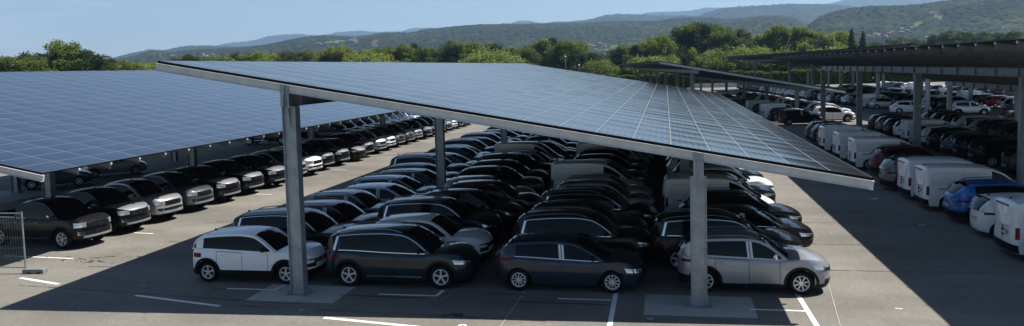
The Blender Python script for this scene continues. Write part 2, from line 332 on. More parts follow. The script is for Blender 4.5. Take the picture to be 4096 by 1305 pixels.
def canopy(label, xl, zl, xr, zr, s0, nmod, cols_l, cols_r, colx_l, colx_r, ang=0, panel='panel_grey', zc_l=5.47, zc_r=3.5, g_z=None, near=True, group='solar canopies over the car park', front=True, fascia='galv_white'):
    root=thing('solar_canopy',(0,0,0),ang,label,'solar canopy',group)
    Lm=1.667; s1=s0+nmod*Lm
    W=math.hypot(xr-xl,zr-zl); ex=Vector(((xr-xl)/W,0,(zr-zl)/W)); nz=Vector((-ex.z,0,ex.x))
    nw=20
    def pt(t,s,h): p=Vector((xl,0,zl))+ex*t+nz*h; return (p.x,s,p.z)
    # modules: one glazed sheet, back sheet, dark edge
    mb=MB(); 
    mb.add([pt(0,s0,0),pt(W,s0,0),pt(W,s1,0),pt(0,s1,0)],[(0,1,2,3)],0)
    o=mb.build('panel_roof',[M[panel]],root); uvl=o.data.uv_layers.new(name='UVMap')
    for i,uvv in enumerate([(0,0),(nw,0),(nw,nmod),(0,nmod)]): uvl.data[i].uv=uvv
    mb=MB(); mb.add([pt(0.0,s0,-.045),pt(W,s0,-.045),pt(W,s1,-.045),pt(0,s1,-.045)],[(3,2,1,0)]); mb.build('panel_backing',M['under'],root)
    mb=MB()
    def rbox(t0,t1,sa,sb,h0,h1,mb=mb): 
        vs=[pt(t,s,h) for h in (h0,h1) for t,s in ((t0,sa),(t1,sa),(t1,sb),(t0,sb))]
        mb.add(vs,[(0,3,2,1),(4,5,6,7),(0,1,5,4),(1,2,6,5),(2,3,7,6),(3,0,4,7)])
    rbox(0,W,s0-.02,s0,-.065,.0); rbox(0,W,s1,s1+.02,-.065,0); rbox(-.02,0,s0-.02,s1+.02,-.05,.001); rbox(W,W+.02,s0-.02,s1+.02,-.05,.001)
    mb.build('edge_frame',M['black'],root)
    # transverse purlins, one at each module seam; the end ones are deep pale fascia channels
    for k in range(nmod+1):
        s=s0+k*Lm; end=(k in (0,nmod)); mb=MB(); 
        if end:
            sg=-1 if k==0 else 1
            a=s+sg*.03; b_=s-sg*.035
            lo,hi=min(a,b_),max(a,b_)
            rbox(-.06,W+.06,lo,hi,-.30,-.075,mb)
            # channel lips
            rbox(-.06,W+.06,(lo-.06 if k==0 else hi),(lo if k==0 else hi+.06),-.085,-.075,mb); rbox(-.06,W+.06,(lo-.05 if k==0 else hi),(lo if k==0 else hi+.05),-.30,-.288,mb)
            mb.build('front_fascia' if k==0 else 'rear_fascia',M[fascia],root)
        else:
            rbox(-.05,W+.05,s-.006,s+.006,-.285,-.06,mb); rbox(-.05,W+.05,s-.05,s-.007,-.072,-.06,mb); rbox(-.05,W+.05,s-.05,s-.007,-.285,-.273,mb)
            pu=mb.build('purlin',M['galv_dark'],root)
            if near:
                for ta,tb in ((-.085,-.052),(W+.052,W+.085)):
                    q=MB(); rbox(ta,tb,s-.05,s+.02,-.13,-.055,q); q.build('lip_glint',M['film'],pu)
            # added white box, in the film colour, stands in for the sunlit purlin lip
    # longitudinal girders on the posts
    slope=(zr-zl)/(xr-xl)
    for cx,zc in ((colx_l,zc_l),(colx_r,zc_r)):
        ztop=zl+slope*(cx-xl)-.315; mb=MB(); hw=.11
        zb=ztop-.40
        mb.box((cx-hw,s0+.06,ztop-.02),(cx+hw,s1-.06,ztop)); mb.box((cx-.008,s0+.06,zb+.02),(cx+.008,s1-.06,ztop-.02)); mb.box((cx-hw,s0+.06,zb),(cx+hw,s1-.06,zb+.02))
        k=0; s=s0+.8
        while s<s1-.5:
            mb.box((cx-.098,s-.006,zb+.021),(cx-.009,s+.006,ztop-.021)); mb.box((cx+.009,s-.006,zb+.021),(cx+.098,s+.006,ztop-.021)); s+=2.5
        mb.build('girder',M['galv'],root)
        cols=cols_l if cx==colx_l else cols_r
        for cs in cols:
            c=MB(); H=zb-.006; hx,hy,tf=.205,.15,.018
            # H-section post: flanges left and right, web between
            c.box((cx-hx,cs-hy,.03),(cx-hx+tf,cs+hy,H)); c.box((cx+hx-tf,cs-hy,.03),(cx+hx,cs+hy,H)); c.box((cx-hx+tf,cs-.008-.06,.03),(cx+hx-tf,cs+.008-.06,H))
            co_=c.build('column',M['galv'],root)
            if cs<60 and near:
                q=MB(); q.box((cx-.31,cs-.24,.007),(cx+.31,cs+.24,.029)); q.build('base_plate',M['galv'],co_)
                for sx in (-1,1):
                    for sy in (-1,1):
                        q=MB(); q.tube([(cx+sx*.26,cs+sy*.18,.03),(cx+sx*.26,cs+sy*.18,.10)],.022,8); q.tube([(cx+sx*.26,cs+sy*.18,.101),(cx+sx*.26,cs+sy*.18,.16)],.016,8,0); q.build('anchor_bolt',M['galv_dark'],co_)
                q=MB()
                for sx in (-1,1): q.add([(cx+sx*.207,cs-.006,.03),(cx+sx*.30,cs-.006,.03),(cx+sx*.207,cs-.006,.34),(cx+sx*.207,cs+.006,.03),(cx+sx*.30,cs+.006,.03),(cx+sx*.207,cs+.006,.34)],[(0,1,2),(5,4,3),(0,3,4,1),(1,4,5,2),(2,5,3,0)])
                q.add([(cx-.01,cs-.07-.14,H-.03),(cx+.01,cs-.21,H-.03),(cx+.01,cs-.07,H-.03),(cx-.01,cs-.07,H-.03),(cx-.01,cs-.07,H-.62),(cx+.01,cs-.07,H-.62)],[(0,1,2,3),(0,4,5,1),(1,5,2),(0,3,4),(3,2,5,4)])
                q.build('gusset',M['galv'],co_)
            q=MB(); q.box((cx-hx-.01,cs-hy-.02,H+.0005),(cx+hx+.01,cs+hy+.02,H+.0055)); q.build('cap_plate',M['galv'],co_)
    if front and near:
        for cx in (colx_l,colx_r):   # upright stub carrying the front fascia above each first post
            ztop=zl+slope*(cx-xl)-.315; zb=ztop-.40; yy=s0-.035
            q=MB(); q.box((cx-.13,yy-.03,zb+.002),(cx+.13,yy-.012,ztop+.22)); q.box((cx-.13,yy-.10,ztop-.01),(cx+.13,yy-.031,ztop+.005)); q.box((cx-.012,yy-.16,zb+.002),(cx+.012,yy-.031,ztop-.012)); q.box((cx-.012,yy-.09,ztop+.007),(cx+.012,yy-.031,ztop+.21))
            for bx in (-.09,.09):
                for bz in (.06,.15): q.tube([(cx+bx,yy-.031,ztop+bz),(cx+bx,yy-.05,ztop+bz)],.014,6)
            q.build('front_bracket',M['galv'],root)
    return root
canopy('middle solar canopy sloping down to the right over the near parked cars',-14.42,6.87,4.97,3.46,20.67,36,[20.95+15*k for k in range(4)]+[79.5],[20.95+15*k for k in range(4)]+[79.5],-10.51,.80)
canopy('blue left solar canopy over the row of pickups with its low edge by the lane',-40.1,7.0,-20.75,3.28,23.1,36,[38.9,53.9,68.9],[28.6,38.9,53.7,68.6,81],-36.75,-25.44,panel='panel_blue')
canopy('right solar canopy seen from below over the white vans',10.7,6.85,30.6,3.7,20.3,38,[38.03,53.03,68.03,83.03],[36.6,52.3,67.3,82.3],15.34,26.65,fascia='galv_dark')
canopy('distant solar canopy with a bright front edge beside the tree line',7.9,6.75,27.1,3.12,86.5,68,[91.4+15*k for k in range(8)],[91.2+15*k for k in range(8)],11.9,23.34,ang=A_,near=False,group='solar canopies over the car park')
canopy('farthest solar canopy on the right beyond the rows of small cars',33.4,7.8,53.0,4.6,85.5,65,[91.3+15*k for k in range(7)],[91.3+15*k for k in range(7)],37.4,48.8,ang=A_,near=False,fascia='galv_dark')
# ------------------------------------------------------------------ vehicles
SPEC={}
def bedspec(): pass
def spec(name,**k): SPEC[name]=k
# x forward, origin under the middle of the wheelbase
spec('crossover',wb=2.60,xf=2.15,xr=-2.02,W=.865,R=.325,Ra=.40,belt=[(-2.02,.98),(-1.4,1.02),(-.2,.98),(.8,.95),(1.0,.97),(1.5,.96),(1.95,.88),(2.15,.76)],
  roof=[(-1.98,1.02),(-1.86,1.18),(-1.60,1.42),(-1.3,1.48),(-.3,1.54),(.18,1.50),(.48,1.38),(1.10,.98)],xa=1.10,xb=.30,xc=-1.52,pill=(-.10,-.98,-1.86),clad=1,spokes=5,rimcol='rim',roofw=.60,cladh=.42)
spec('large suv',wb=2.84,xf=2.34,xr=-2.30,W=.92,R=.36,Ra=.425,belt=[(-2.30,1.05),(-1.6,1.08),(-.2,1.03),(.9,1.01),(1.2,1.03),(1.7,1.02),(2.12,.94),(2.34,.80)],
  roof=[(-2.27,1.08),(-2.18,1.28),(-2.02,1.52),(-1.7,1.60),(-.4,1.67),(.25,1.62),(.62,1.48),(1.28,1.04)],xa=1.28,xb=.38,xc=-1.95,pill=(-.02,-1.03,-1.72),clad=1,rails=1,chrome=1,spokes=5,rimcol='rim',roofw=.62,cladh=.30,sill=1)
spec('compact suv',wb=2.54,xf=2.12,xr=-2.04,W=.87,R=.33,Ra=.40,belt=[(-2.04,.98),(-1.4,1.02),(-.2,.98),(.8,.95),(1.0,.97),(1.5,.97),(1.92,.89),(2.12,.77)],
  roof=[(-2.01,1.02),(-1.90,1.20),(-1.66,1.44),(-1.3,1.51),(-.3,1.55),(.12,1.51),(.42,1.40),(1.06,.98)],xa=1.06,xb=.26,xc=-1.58,pill=(-.10,-1.02,-1.5),clad=1,rails=1,film=1,spokes=8,rimcol='rim',roofw=.60,cladh=.30)
spec('suv',wb=2.65,xf=2.20,xr=-2.17,W=.90,R=.345,Ra=.41,belt=[(-2.17,1.02),(-1.5,1.06),(-.2,.98),(.9,.95),(1.1,.98),(1.6,.98),(2.0,.90),(2.20,.78)],
  roof=[(-2.13,1.05),(-2.0,1.22),(-1.72,1.48),(-1.4,1.55),(-.4,1.60),(.2,1.56),(.55,1.43),(1.22,1.0)],xa=1.22,xb=.36,xc=-1.62,pill=(-.08,-1.0,-1.45),clad=1,rails=1,chrome=1,spokes=10,rimcol='rim',roofw=.61,cladh=.28)
spec('hatchback',wb=2.67,xf=2.24,xr=-2.12,W=.89,R=.325,Ra=.375,belt=[(-2.12,.94),(-1.5,.98),(-.2,.93),(.9,.89),(1.15,.91),(1.6,.88),(2.0,.79),(2.24,.66)],
  roof=[(-2.06,.99),(-1.90,1.14),(-1.62,1.36),(-1.3,1.41),(-.4,1.45),(.2,1.41),(.55,1.29),(1.28,.93)],xa=1.28,xb=.38,xc=-1.55,pill=(-.12,-1.0,-1.42),film=1,spokes=10,rimcol='rim',roofw=.58,cladh=0,win_chrome=1)
spec('small hatchback',wb=2.46,xf=2.0,xr=-1.82,W=.84,R=.30,Ra=.355,belt=[(-1.82,.93),(-1.2,.95),(-.2,.92),(.7,.90),(.9,.92),(1.4,.88),(1.75,.78),(2.0,.64)],
  roof=[(-1.80,.97),(-1.72,1.12),(-1.5,1.36),(-1.2,1.42),(-.3,1.46),(.2,1.42),(.5,1.31),(1.12,.93)],xa=1.12,xb=.34,xc=-1.42,pill=(-.10,-.95,-1.35),spokes=9,rimcol='rim',roofw=.57,cladh=0)
spec('wagon',wb=2.68,xf=2.25,xr=-2.33,W=.885,R=.325,Ra=.375,belt=[(-2.33,.94),(-1.5,.97),(-.2,.93),(.9,.89),(1.15,.91),(1.6,.88),(2.0,.79),(2.25,.66)],
  roof=[(-2.28,.98),(-2.12,1.16),(-1.88,1.36),(-1.5,1.43),(-.4,1.47),(.2,1.43),(.55,1.30),(1.28,.93)],xa=1.28,xb=.38,xc=-1.80,pill=(-.12,-1.02,-1.6),film=1,rails=1,spokes=10,rimcol='rim',roofw=.58,cladh=0,chrome=1)
spec('pickup',wb=3.10,xf=2.50,xr=-2.78,W=.925,R=.385,Ra=.455,belt=[(-2.78,1.12),(-.95,1.13),(-.2,1.13),(.9,1.12),(1.3,1.14),(1.9,1.13),(2.32,1.07),(2.50,.96)],
  roof=[(-.82,1.14),(-.74,1.35),(-.62,1.66),(-.4,1.74),(.1,1.79),(.55,1.75),(.8,1.64),(1.42,1.14)],xa=1.42,xb=.62,xc=-.6,pill=(.22,-.66,-9),clad=1,bed=-.95,spokes=6,rimcol='rim',roofw=.62,cladh=0,grille=1,step=1)
spec('van',wb=2.73,xf=2.12,xr=-2.26,W=.90,R=.32,Ra=.375,belt=[(-2.26,1.06),(-.2,1.05),(.7,1.02),(1.1,1.04),(1.5,1.02),(1.9,.90),(2.12,.74)],
  roof=[(-2.25,1.1),(-2.235,1.4),(-2.20,1.74),(-2.05,1.81),(-.6,1.84),(.1,1.81),(.5,1.70),(1.45,1.04)],xa=1.45,xb=.45,xc=-2.1,pill=(-9,.0,-9),vanbody=1,spokes=8,rimcol='rim',roofw=.72,cladh=.30)

for kk_,q in SPEC.items():
    if kk_ in ('pickup','van'): continue
    r_=q['roof']; q['roof']=r_[:-2]+[(r_[-2][0]-.05,r_[-2][1]+.01),(r_[-1][0]-.13,r_[-1][1]+.01)]; q['xa']-=.13; q['xb']-=.05
    q['belt']=[(x,z+(.03 if 1.3<x<q['xf']-.05 else 0)) for x,z in q['belt']]
SPEC['suv'].pop('chrome'); SPEC['wagon'].pop('chrome')
SPEC['pickup truck']=dict(SPEC['pickup'],diamonds=1,spokes=5)
class Shape:
    """surface functions of one vehicle"""
    def __init__(s,k):
        s.k=k; s.W=k['W']; s.xf=k['xf']; s.xr=k['xr']
        s.belt=pchip([a for a,_ in k['belt']],[b for _,b in k['belt']])
        s.zb=.22 if k.get('bed') is None else .42
        zf=s.belt(s.xf); van=k.get('vanbody')
        s.fin=pchip([.1,.28,.5,zf-.04,zf+.10,1.3],[.18,.04,0,.02,.10,.3])
        s.rin=pchip([.1,.30,.55,.9,1.15],[.16,.02,0,.02,.03 if van else .07])
        s.wf=pchip([.1,.28,.55,.85,1.05,1.3],[-.07,-.02,0,-.01,-.045,-.10])
        s.af=.60 if k.get('bed') is not None else .78; s.ar=.26 if van else (.42 if k.get('bed') is not None else .62)
        s.nf=2.7; s.nr=3.6 if (van or k.get('bed') is not None) else 2.8
    def outline(s,u,z):
        # u 0 rear centre .. 1 front centre (left side), z height
        w=s.W+s.wf(z); xf=s.xf-s.fin(z); xr=s.xr+s.rin(z)
        if u<.2:
            t=(1-u/.2)*math.pi/2; c,q=math.sin(t),math.cos(t)
            return (xr+s.ar-s.ar*abs(c)**(2/s.nr), w*abs(q)**(2/s.nr))
        if u>.8:
            t=(u-.8)/.2*math.pi/2; c,q=math.sin(t),math.cos(t)
            return (xf-s.af+s.af*abs(c)**(2/s.nf), w*abs(q)**(2/s.nf))
        t=(u-.2)/.6; x=(xr+s.ar)+t*((xf-s.af)-(xr+s.ar)); return (x,w)
    def ztop(s,x): return float(s.belt(x))
    def zbot(s,x,y):
        z=s.zb
        for xw in (-s.k['wb']/2,s.k['wb']/2):
            d=abs(x-xw)
            if d<s.k['Ra']: z=max(z,s.k['R']+math.sqrt(s.k['Ra']**2-d*d)-.01)
        return z
    def S(s,u,z,off=0,side=1):
        x,y=s.outline(u,z)
        if off:
            x2,y2=s.outline(min(u+.004,1),z); x1,y1=s.outline(max(u-.004,0),z)
            if u>=.996: n=(1,0)
            elif u<=.004: n=(-1,0)
            else:
                d=(x2-x1,y2-y1); l=math.hypot(*d) or 1; n=(-d[1]/l,d[0]/l); n=(n[0],n[1])
            x+=n[0]*off; y+=n[1]*off
        return (x,side*y,z)
    def u_of_x(s,x,z=.6):
        xr=s.xr+s.rin(z)+s.ar; xf=s.xf-s.fin(z)-s.af
        if xr<=x<=xf: return .2+.6*(x-xr)/(xf-xr)
        lo,hi=(0,.2) if x<xr else (.8,1)
        for _ in range(16):
            m=(lo+hi)/2
            if s.outline(m,z)[0]<x: lo=m
            else: hi=m
        return (lo+hi)/2

def patch(sh,u0,u1,zlo,zhi,off,side,nu=8,nz=3,mb=None,mi=0,back=True):
    """patch of the lower body between two u values; zlo/zhi are functions of t or numbers; thickness back to the body"""
    mb=mb or MB(); fl=(lambda t:zlo) if not callable(zlo) else zlo; fh=(lambda t:zhi) if not callable(zhi) else zhi
    P=[[sh.S(u0+(u1-u0)*i/nu, fl(i/nu)+(fh(i/nu)-fl(i/nu))*j/nz, off, side) for j in range(nz+1)] for i in range(nu+1)]
    mb.grid(P,mi,flip=(side>0))
    if back:
        Q=[[sh.S(u0+(u1-u0)*i/nu, fl(i/nu)+(fh(i/nu)-fl(i/nu))*j/nz, -.01, side) for j in (0,nz)] for i in range(nu+1)]
        top=[[P[i][nz],Q[i][1]] for i in range(nu+1)]; bot=[[Q[i][0],P[i][0]] for i in range(nu+1)]
        mb.grid(top,mi,flip=(side>0)); mb.grid(bot,mi,flip=(side>0))
        mb.grid([[P[0][j],sh.S(u0,P[0][j][2],-.01,side)] for j in range(nz+1)],mi,flip=(side<0)); mb.grid([[P[nu][j],sh.S(u1,P[nu][j][2],-.01,side)] for j in range(nz+1)],mi,flip=(side>0))
    return mb

def patchc(sh,u0,zlo,zhi,off,rear=False,nu=7,nz=2,mb=None,mi=0):
    mb=mb or MB(); e=0 if rear else 1; cols=[(u0+(e-u0)*i/nu,1) for i in range(nu+1)]+[(e+(u0-e)*i/nu,-1) for i in range(1,nu+1)]
    P=[[sh.S(u,zlo+(zhi-zlo)*j/nz,off,sd) for j in range(nz+1)] for u,sd in cols]; fl=not rear
    mb.grid(P,mi,flip=fl)
    Q=[[sh.S(u,z,-.01,sd) for z in (zlo,zhi)] for u,sd in cols]
    mb.grid([[P[i][nz],Q[i][1]] for i in range(len(cols))],mi,flip=fl); mb.grid([[Q[i][0],P[i][0]] for i in range(len(cols))],mi,flip=fl)
    return mb
def ribbon(sh,pts,wd,off,side):
    # pts: (x,z) way points, drawn as one connected thin line on the body side
    out=[]; fine=[]
    for (xa_,za),(xb_,zb_) in zip(pts[:-1],pts[1:]):
        n=max(2,int(max(abs(xb_-xa_),abs(zb_-za))/.08))
        for i in range(n): fine.append((xa_+(xb_-xa_)*i/n,za+(zb_-za)*i/n))
    fine.append(pts[-1])
    for i,(x,z) in enumerate(fine):
        a=fine[max(i-1,0)]; b_=fine[min(i+1,len(fine)-1)]; d=Vector((b_[0]-a[0],b_[1]-a[1])).normalized(); n=Vector((-d.y,d.x))*wd/2
        out.append([sh.S(sh.u_of_x(x+n.x,z+n.y),z+n.y,off,side),sh.S(sh.u_of_x(x-n.x,z-n.y),z-n.y,off,side)])
    mb=MB(); mb.grid(out,0,flip=(side<0)); return mb
def build_vehicle(name):
    """returns list of (part name, mesh, material keys, parent index) ; part 0 is the body"""
    k=SPEC[name]; sh=Shape(k); parts=[]
    def put(pn,mb,mats,par=-1,smooth=40,label=None):
        me=mb.mesh(name.replace(' ','_')+'_'+pn,smooth)
        parts.append((pn,me,mats if isinstance(mats,(list,tuple)) else [mats],par,label)); return len(parts)-1
    wb=k['wb']; Ra=k['Ra']; Rw=k['R']; pB,pC,pD=k['pill']; xa,xb,xc=k['xa'],k['xb'],k['xc']
    roof=pchip([a for a,_ in k['roof']],[b for _,b in k['roof']]); xd=k['roof'][0][0]
    van=k.get('vanbody'); bed=k.get('bed')
    # u columns
    us=[0,.02,.04,.06,.08,.1,.12,.14,.16,.18,.2]+[.2+.6*i/56 for i in range(1,57)]+[.815,.83,.845,.86,.88,.9,.92,.94,.96,.98,1]
    doorx=[]
    if not van: doorx=[(xa-.22,pB),(pB,pC+.02)] if bed is None else [(xa-.22,pB),(pB,-.78)]
    else: doorx=[(xa-.25,.28)]
    xsb=[x for a in doorx for x in a]
    for x in xsb: us.append(sh.u_of_x(x))
    us=sorted(set(round(u,5) for u in us))
    nz=9
    body=MB(); doors={}
    for side in (1,-1):
        G=[]
        for u in us:
            x,_=sh.outline(u,.6); zt=sh.ztop(x); zb=sh.zbot(x,0); col=[]
            for j in range(nz+1):
                z=zb+(zt-zb)*j/nz; col.append(sh.S(u,z,0,side))
            # soft shoulder
            x0,y0,z0=col[-1]; col[-1]=(x0,y0-side*.025 if .19<u<.81 else y0*.985,z0)
            G.append(col)
        for i in range(len(us)-1):
            xm=(G[i][4][0]+G[i+1][4][0])/2; tgt=body
            for di,(a,b_) in enumerate(doorx):
                if b_-1e-3<xm<a+1e-3 and .2<us[i]<.8: tgt=doors.setdefault((di,side),MB())
            Q=[G[i],G[i+1]]
            tgt.grid(Q,0,flip=(side>0))
    # top skin: strips across
    nv=10; bonnet=MB(); 
    for i in range(len(us)-1):
        rows=[]
        for u in (us[i],us[i+1]):
            x,_=sh.outline(u,.6); zt=sh.ztop(x); L_=sh.S(u,zt,0,1); yl=L_[1]-(.025 if .19<u<.81 else L_[1]*.015)
            crown=.055 if L_[0]>0 else .02
            rows.append([(L_[0]+ (0),yl*v,zt+crown*(1-v*v)*(min(1,yl/.5))) for v in [1-2*j/nv for j in range(nv+1)]])
        xm=(rows[0][0][0]+rows[1][0][0])/2
        if bed is not None and xm<bed-.0 and xm>sh.xr+.10:
            for a,b_ in ((0,1),(nv-1,nv)): body.grid([r[a:b_+1] for r in rows])
            continue
        (bonnet if xm>xa-.12 else body).grid(rows)
    if bed is not None:
        inn=MB(); y=sh.W-.16; z0,z1=.78,float(sh.belt(-1.5)); x0,x1=sh.xr+.10,bed
        inn.add([(x0,-y,z0),(x1,-y,z0),(x1,y,z0),(x0,y,z0),(x0,-y,z1),(x1,-y,z1),(x1,y,z1),(x0,y,z1)],[(0,1,2,3),(0,4,5,1),(1,5,6,2),(2,6,7,3),(3,7,4,0)])
    # greenhouse
    xs=sorted(set([round(v,4) for v in list(np.linspace(xd,xc,9))+list(np.linspace(xc,xb,16))+list(np.linspace(xb,xa,14))+[p+d for p in (pB,pC,pD) if p>-5 for d in (-.035,.035)]+([.28,.97] if van else [])]))
    wt=k['roofw']; W=sh.W
    def whalf(x,z):
        zbelt=float(sh.belt(x)); base=sh.outline(sh.u_of_x(max(x,sh.xr+(.05 if van else .12)),zbelt),zbelt)[1]-.035
        zr=1.8 if van else 1.5; t=max(0,min(1.2,(z-zbelt)/(k['roof'][4][1]-zbelt)))
        basew=min(base,W-.05); 
        return basew+(wt+.06-basew)*(t**1.15)
    K=8; wins={}; pils={}; ghs=body
    edge={}
    for side in (1,-1):
        cols=[]
        for x in xs:
            zt=float(roof(x))-.035; zbm=float(sh.belt(x))-.01; h=max(zt-zbm,.004); 
            # height fractions: bottom rail, glass, top rail
            lo=min(.05,h*.3); hi=max(h-.06,h*.5) if h<.2 else h-.065
            hs=[0]+[lo+(hi-lo)*j/(K-2) for j in range(K-1)]+[h]
            cols.append([(x,side*whalf(x,zbm+q),zbm+q) for q in hs]); edge[x]=abs(cols[-1][-1][1]); 
        for i in range(len(xs)-1):
            xm=(xs[i]+xs[i+1])/2; hgt=cols[i][-1][2]-cols[i][0][2]; hg2=cols[i+1][-1][2]-cols[i+1][0][2]
            key=None
            if not van:
                front_lim=xa-.30; rear_lim=(xd+.10 if pD>-5 else xd+.14)
                if min(hgt,hg2)>.13:
                    if pB+.034<xm<xa-.16: key=0
                    elif (pC+.034 if True else 0)<xm<pB-.034: key=1
                    elif pD>-5 and pD+.0<xm<pC-.034: key=2
            else:
                if .28<xm<xa-.2 and min(hgt,hg2)>.13: key=0
            for j in range(K):
                q=[[cols[i][j],cols[i][j+1]],[cols[i+1][j],cols[i+1][j+1]]]
                pk=None
                if key is None and not van and min(hgt,hg2)>.2 and 1<=j<K-1:
                    if pB-.036<xm<pB+.036: pk=0
                    elif pC-.036<xm<pC+.036 and bed is None: pk=1
                if pk is not None: pils.setdefault((pk,side),MB()).grid(q,0,flip=(side>0))
                elif key is not None and 1<=j<K-1: wins.setdefault((key,side),MB()).grid(q,0,flip=(side>0))
                else: body.grid(q,0,flip=(side>0))
    # roof, windscreen and rear glass as one crowned sheet
    nvv=14; vsn=[1-2*j/nvv for j in range(nvv+1)]
    rows=[]
    for x in xs:
        z=float(roof(x))-.035; yl=edge[x]
        fr=max(0,min(1,(x-xb)/(xa-xb))); rr=max(0,min(1,(xc-x)/max(xc-xd,.01)))
        bul=.14*fr-.07*rr; cr=(.035+.028*(1-fr))*(1-rr if van else 1-.6*rr)
        rows.append([(x+bul*(1-v*v),yl*v,z+cr*(1-abs(v)**2.6)) for v in vsn])
    ws=MB(); rg=MB()
    for i in range(len(xs)-1):
        xm=(xs[i]+xs[i+1])/2; zm=float(roof(xm))
        for j in range(nvv):
            q=[rows[i][j:j+2],rows[i+1][j:j+2]]; inside=1<=j<nvv-1
            if inside and xb+.02<xm<xa: ws.grid(q)
            elif inside and not van and xm<xc-.03 and zm>float(sh.belt(xm))+.07: rg.grid(q)
            else: body.grid(q)
    # rear closing wall of the greenhouse
    b0=[(xs[0],rows[0][j][1],float(sh.belt(xs[0]))-.02) for j in range(nvv+1)]
    body.grid([b0,rows[0]])
    body_i=put('body',body,['PAINT'],smooth=38)
    put('bonnet',bonnet,['BONNET'],smooth=38)
    put('windscreen',ws,['screen'])
    if rg.f: put('rear_window',rg,['glass'])
    for key,mb in wins.items(): put('side_window',mb,['glass'])
    for key,mb in pils.items(): put('window_pillar',mb,['gloss'])
    if bed is not None: put('cargo_bed',inn,['plastic'])
    for (di,side),mb in doors.items():
        d=put('door',mb,['PAINT'],smooth=38)
        a,b_=doorx[di]; hx=b_+.16; zz=float(sh.belt(hx))-.13; uu=sh.u_of_x(hx,zz); p=sh.S(uu,zz,0,side)
        h=MB(); h.box((p[0]-.085,p[1]-.01 if side>0 else p[1]-.035,zz-.012),(p[0]+.085,p[1]+.035 if side>0 else p[1]+.01,zz+.014)); put('door_handle',h,['PAINT' if bed is None else 'chrome'],d,smooth=None)
    # door gaps: one connected line per side
    for side in (1,-1):
        X=sorted(set(xsb)); bz=lambda x:float(sh.belt(x))-.02; lo=lambda x:sh.zbot(x,0)+.09
        if len(X)>=3: pts=[(X[2],bz(X[2])),(X[2],lo(X[2])),(X[1],lo(X[1])),(X[1],bz(X[1])),(X[0],bz(X[0])),(X[0],lo(X[0]))]
        else: pts=[(X[1],bz(X[1])),(X[1],lo(X[1])),(X[0],lo(X[0])),(X[0],bz(X[0]))]
        put('door_gap',ribbon(sh,pts,.013,.003,side),['plastic'],smooth=None)
    if van:   # sliding door outline, rail, rear door gap
        for side in (1,-1):
            put('door_gap',ribbon(sh,[(.22,.36),(-.65,.36),(-.65,1.03)],.014,.003,side),['plastic'],smooth=None)
            u0,u1=sh.u_of_x(-1.75,1.0),sh.u_of_x(-.65,1.0); put('slide_rail',patch(sh,u0,u1,.93,.965,.006,side,6,1),['plastic'])
        g=MB(); g.box((sh.xr-.006,-.006,.45),(sh.xr+.2,.006,1.0)); put('rear_door_gap',g,['plastic'],smooth=None)
    if van:
        rd=MB(); rd.box((xd-.02,-.006,1.06),(xd+.01,.006,1.64)); put('rear_door_gap',rd,['plastic'],smooth=None)
        for zz_ in (.88,.72): rd=MB(); rd.box((sh.xr-.03,-.16,zz_-.02),(sh.xr+.02,-.04,zz_+.02)); put('rear_door_handle',rd,['plastic'],smooth=None)
        for side in (1,-1):   # stamped panels on the box sides
            P=[]
            for x in np.linspace(-1.9,-.75,9): P.append([(x,side*(whalf(x,z)+.004),z) for z in (1.12,1.13)])
            gm=MB(); gm.grid(P,0,flip=(side>0))
            for x0_,x1_ in ((-1.95,-.72),(-.58,.18)):
                pth=[(x0_,1.14),(x0_,1.50),(x0_+.10,1.58),(x1_-.10,1.58),(x1_,1.50),(x1_,1.14),(x0_,1.14)]; out=[]
                for (xq,zq),(xr_,zr_) in zip(pth[:-1],pth[1:]):
                    for ii in range(4):
                        x=xq+(xr_-xq)*ii/4; z=zq+(zr_-zq)*ii/4; cxm=(x0_+x1_)/2; sx=.985 if True else 1; out.append([(x,side*(whalf(x,z)+.004),z),(cxm+(x-cxm)*.975,side*(whalf(x,z)+.004),1.36+(z-1.36)*.95)])
                out.append(out[0]); gm=MB(); gm.grid(out,0,flip=(side>0)); put('body_crease',gm,['BONNET2'])
        em=MB()   # double chevron emblem on the right rear door
        for dz in (0,.075):
            for sx in (-1,1):
                y0=-.38; em.add([(sh.xr-.012,y0,.80+dz),(sh.xr-.012,y0+sx*.085,.74+dz),(sh.xr-.012,y0+sx*.085,.775+dz),(sh.xr-.012,y0,.845+dz)],[(0,1,2,3) if sx>0 else (3,2,1,0)])
        put('emblem',em,['plastic'],smooth=None)
        hw=MB(); hw.box((xd-.035,-.45,1.66),(xd+.04,.45,1.70)); put('brake_light',hw,['tail'],smooth=None)
    # lamps
    zf=float(sh.belt(k['xf']))
    for side in (1,-1):
        if name=='crossover':
            h=patch(sh,.885,.955,lambda t:zf-.06+.0*t,lambda t:zf-.02,.008,side); put('headlight',h,['lampdark'])
            h=patch(sh,.885,.955,zf-.26,zf-.14,.008,side); put('fog_light',h,['lampdark'])
            h=patch(sh,.965,1,zf-.28,zf-.12,.006,side); 
        elif van:
            h=patch(sh,.83,.925,lambda t:zf-.14+.02*t,lambda t:zf+.12-.10*t,.008,side,8,4); put('headlight',h,['lamp'])
        elif bed is not None:
            h=patch(sh,.845,.935,lambda t:zf-.13-.01*t,lambda t:zf+.05-.03*t,.012,side); put('headlight',h,['lamp'])
            h=patch(sh,.872,.925,zf-.42,zf-.29,.012,side); hh=put('fog_light',h,['chrome']); h=patch(sh,.882,.915,zf-.40,zf-.31,.016,side); put('fog_lens',h,['lampdark'],hh)
        else:
            h=patch(sh,.835,.935,lambda t:zf-.05-.05*t,lambda t:zf+.075-.085*t,.008,side); hh=put('headlight',h,['lamp']); h=patch(sh,.885,.933,lambda t:zf-.075-.03*t,lambda t:zf+.00-.03*t,.011,side); put('lamp_lens',h,['lampdark'],hh)
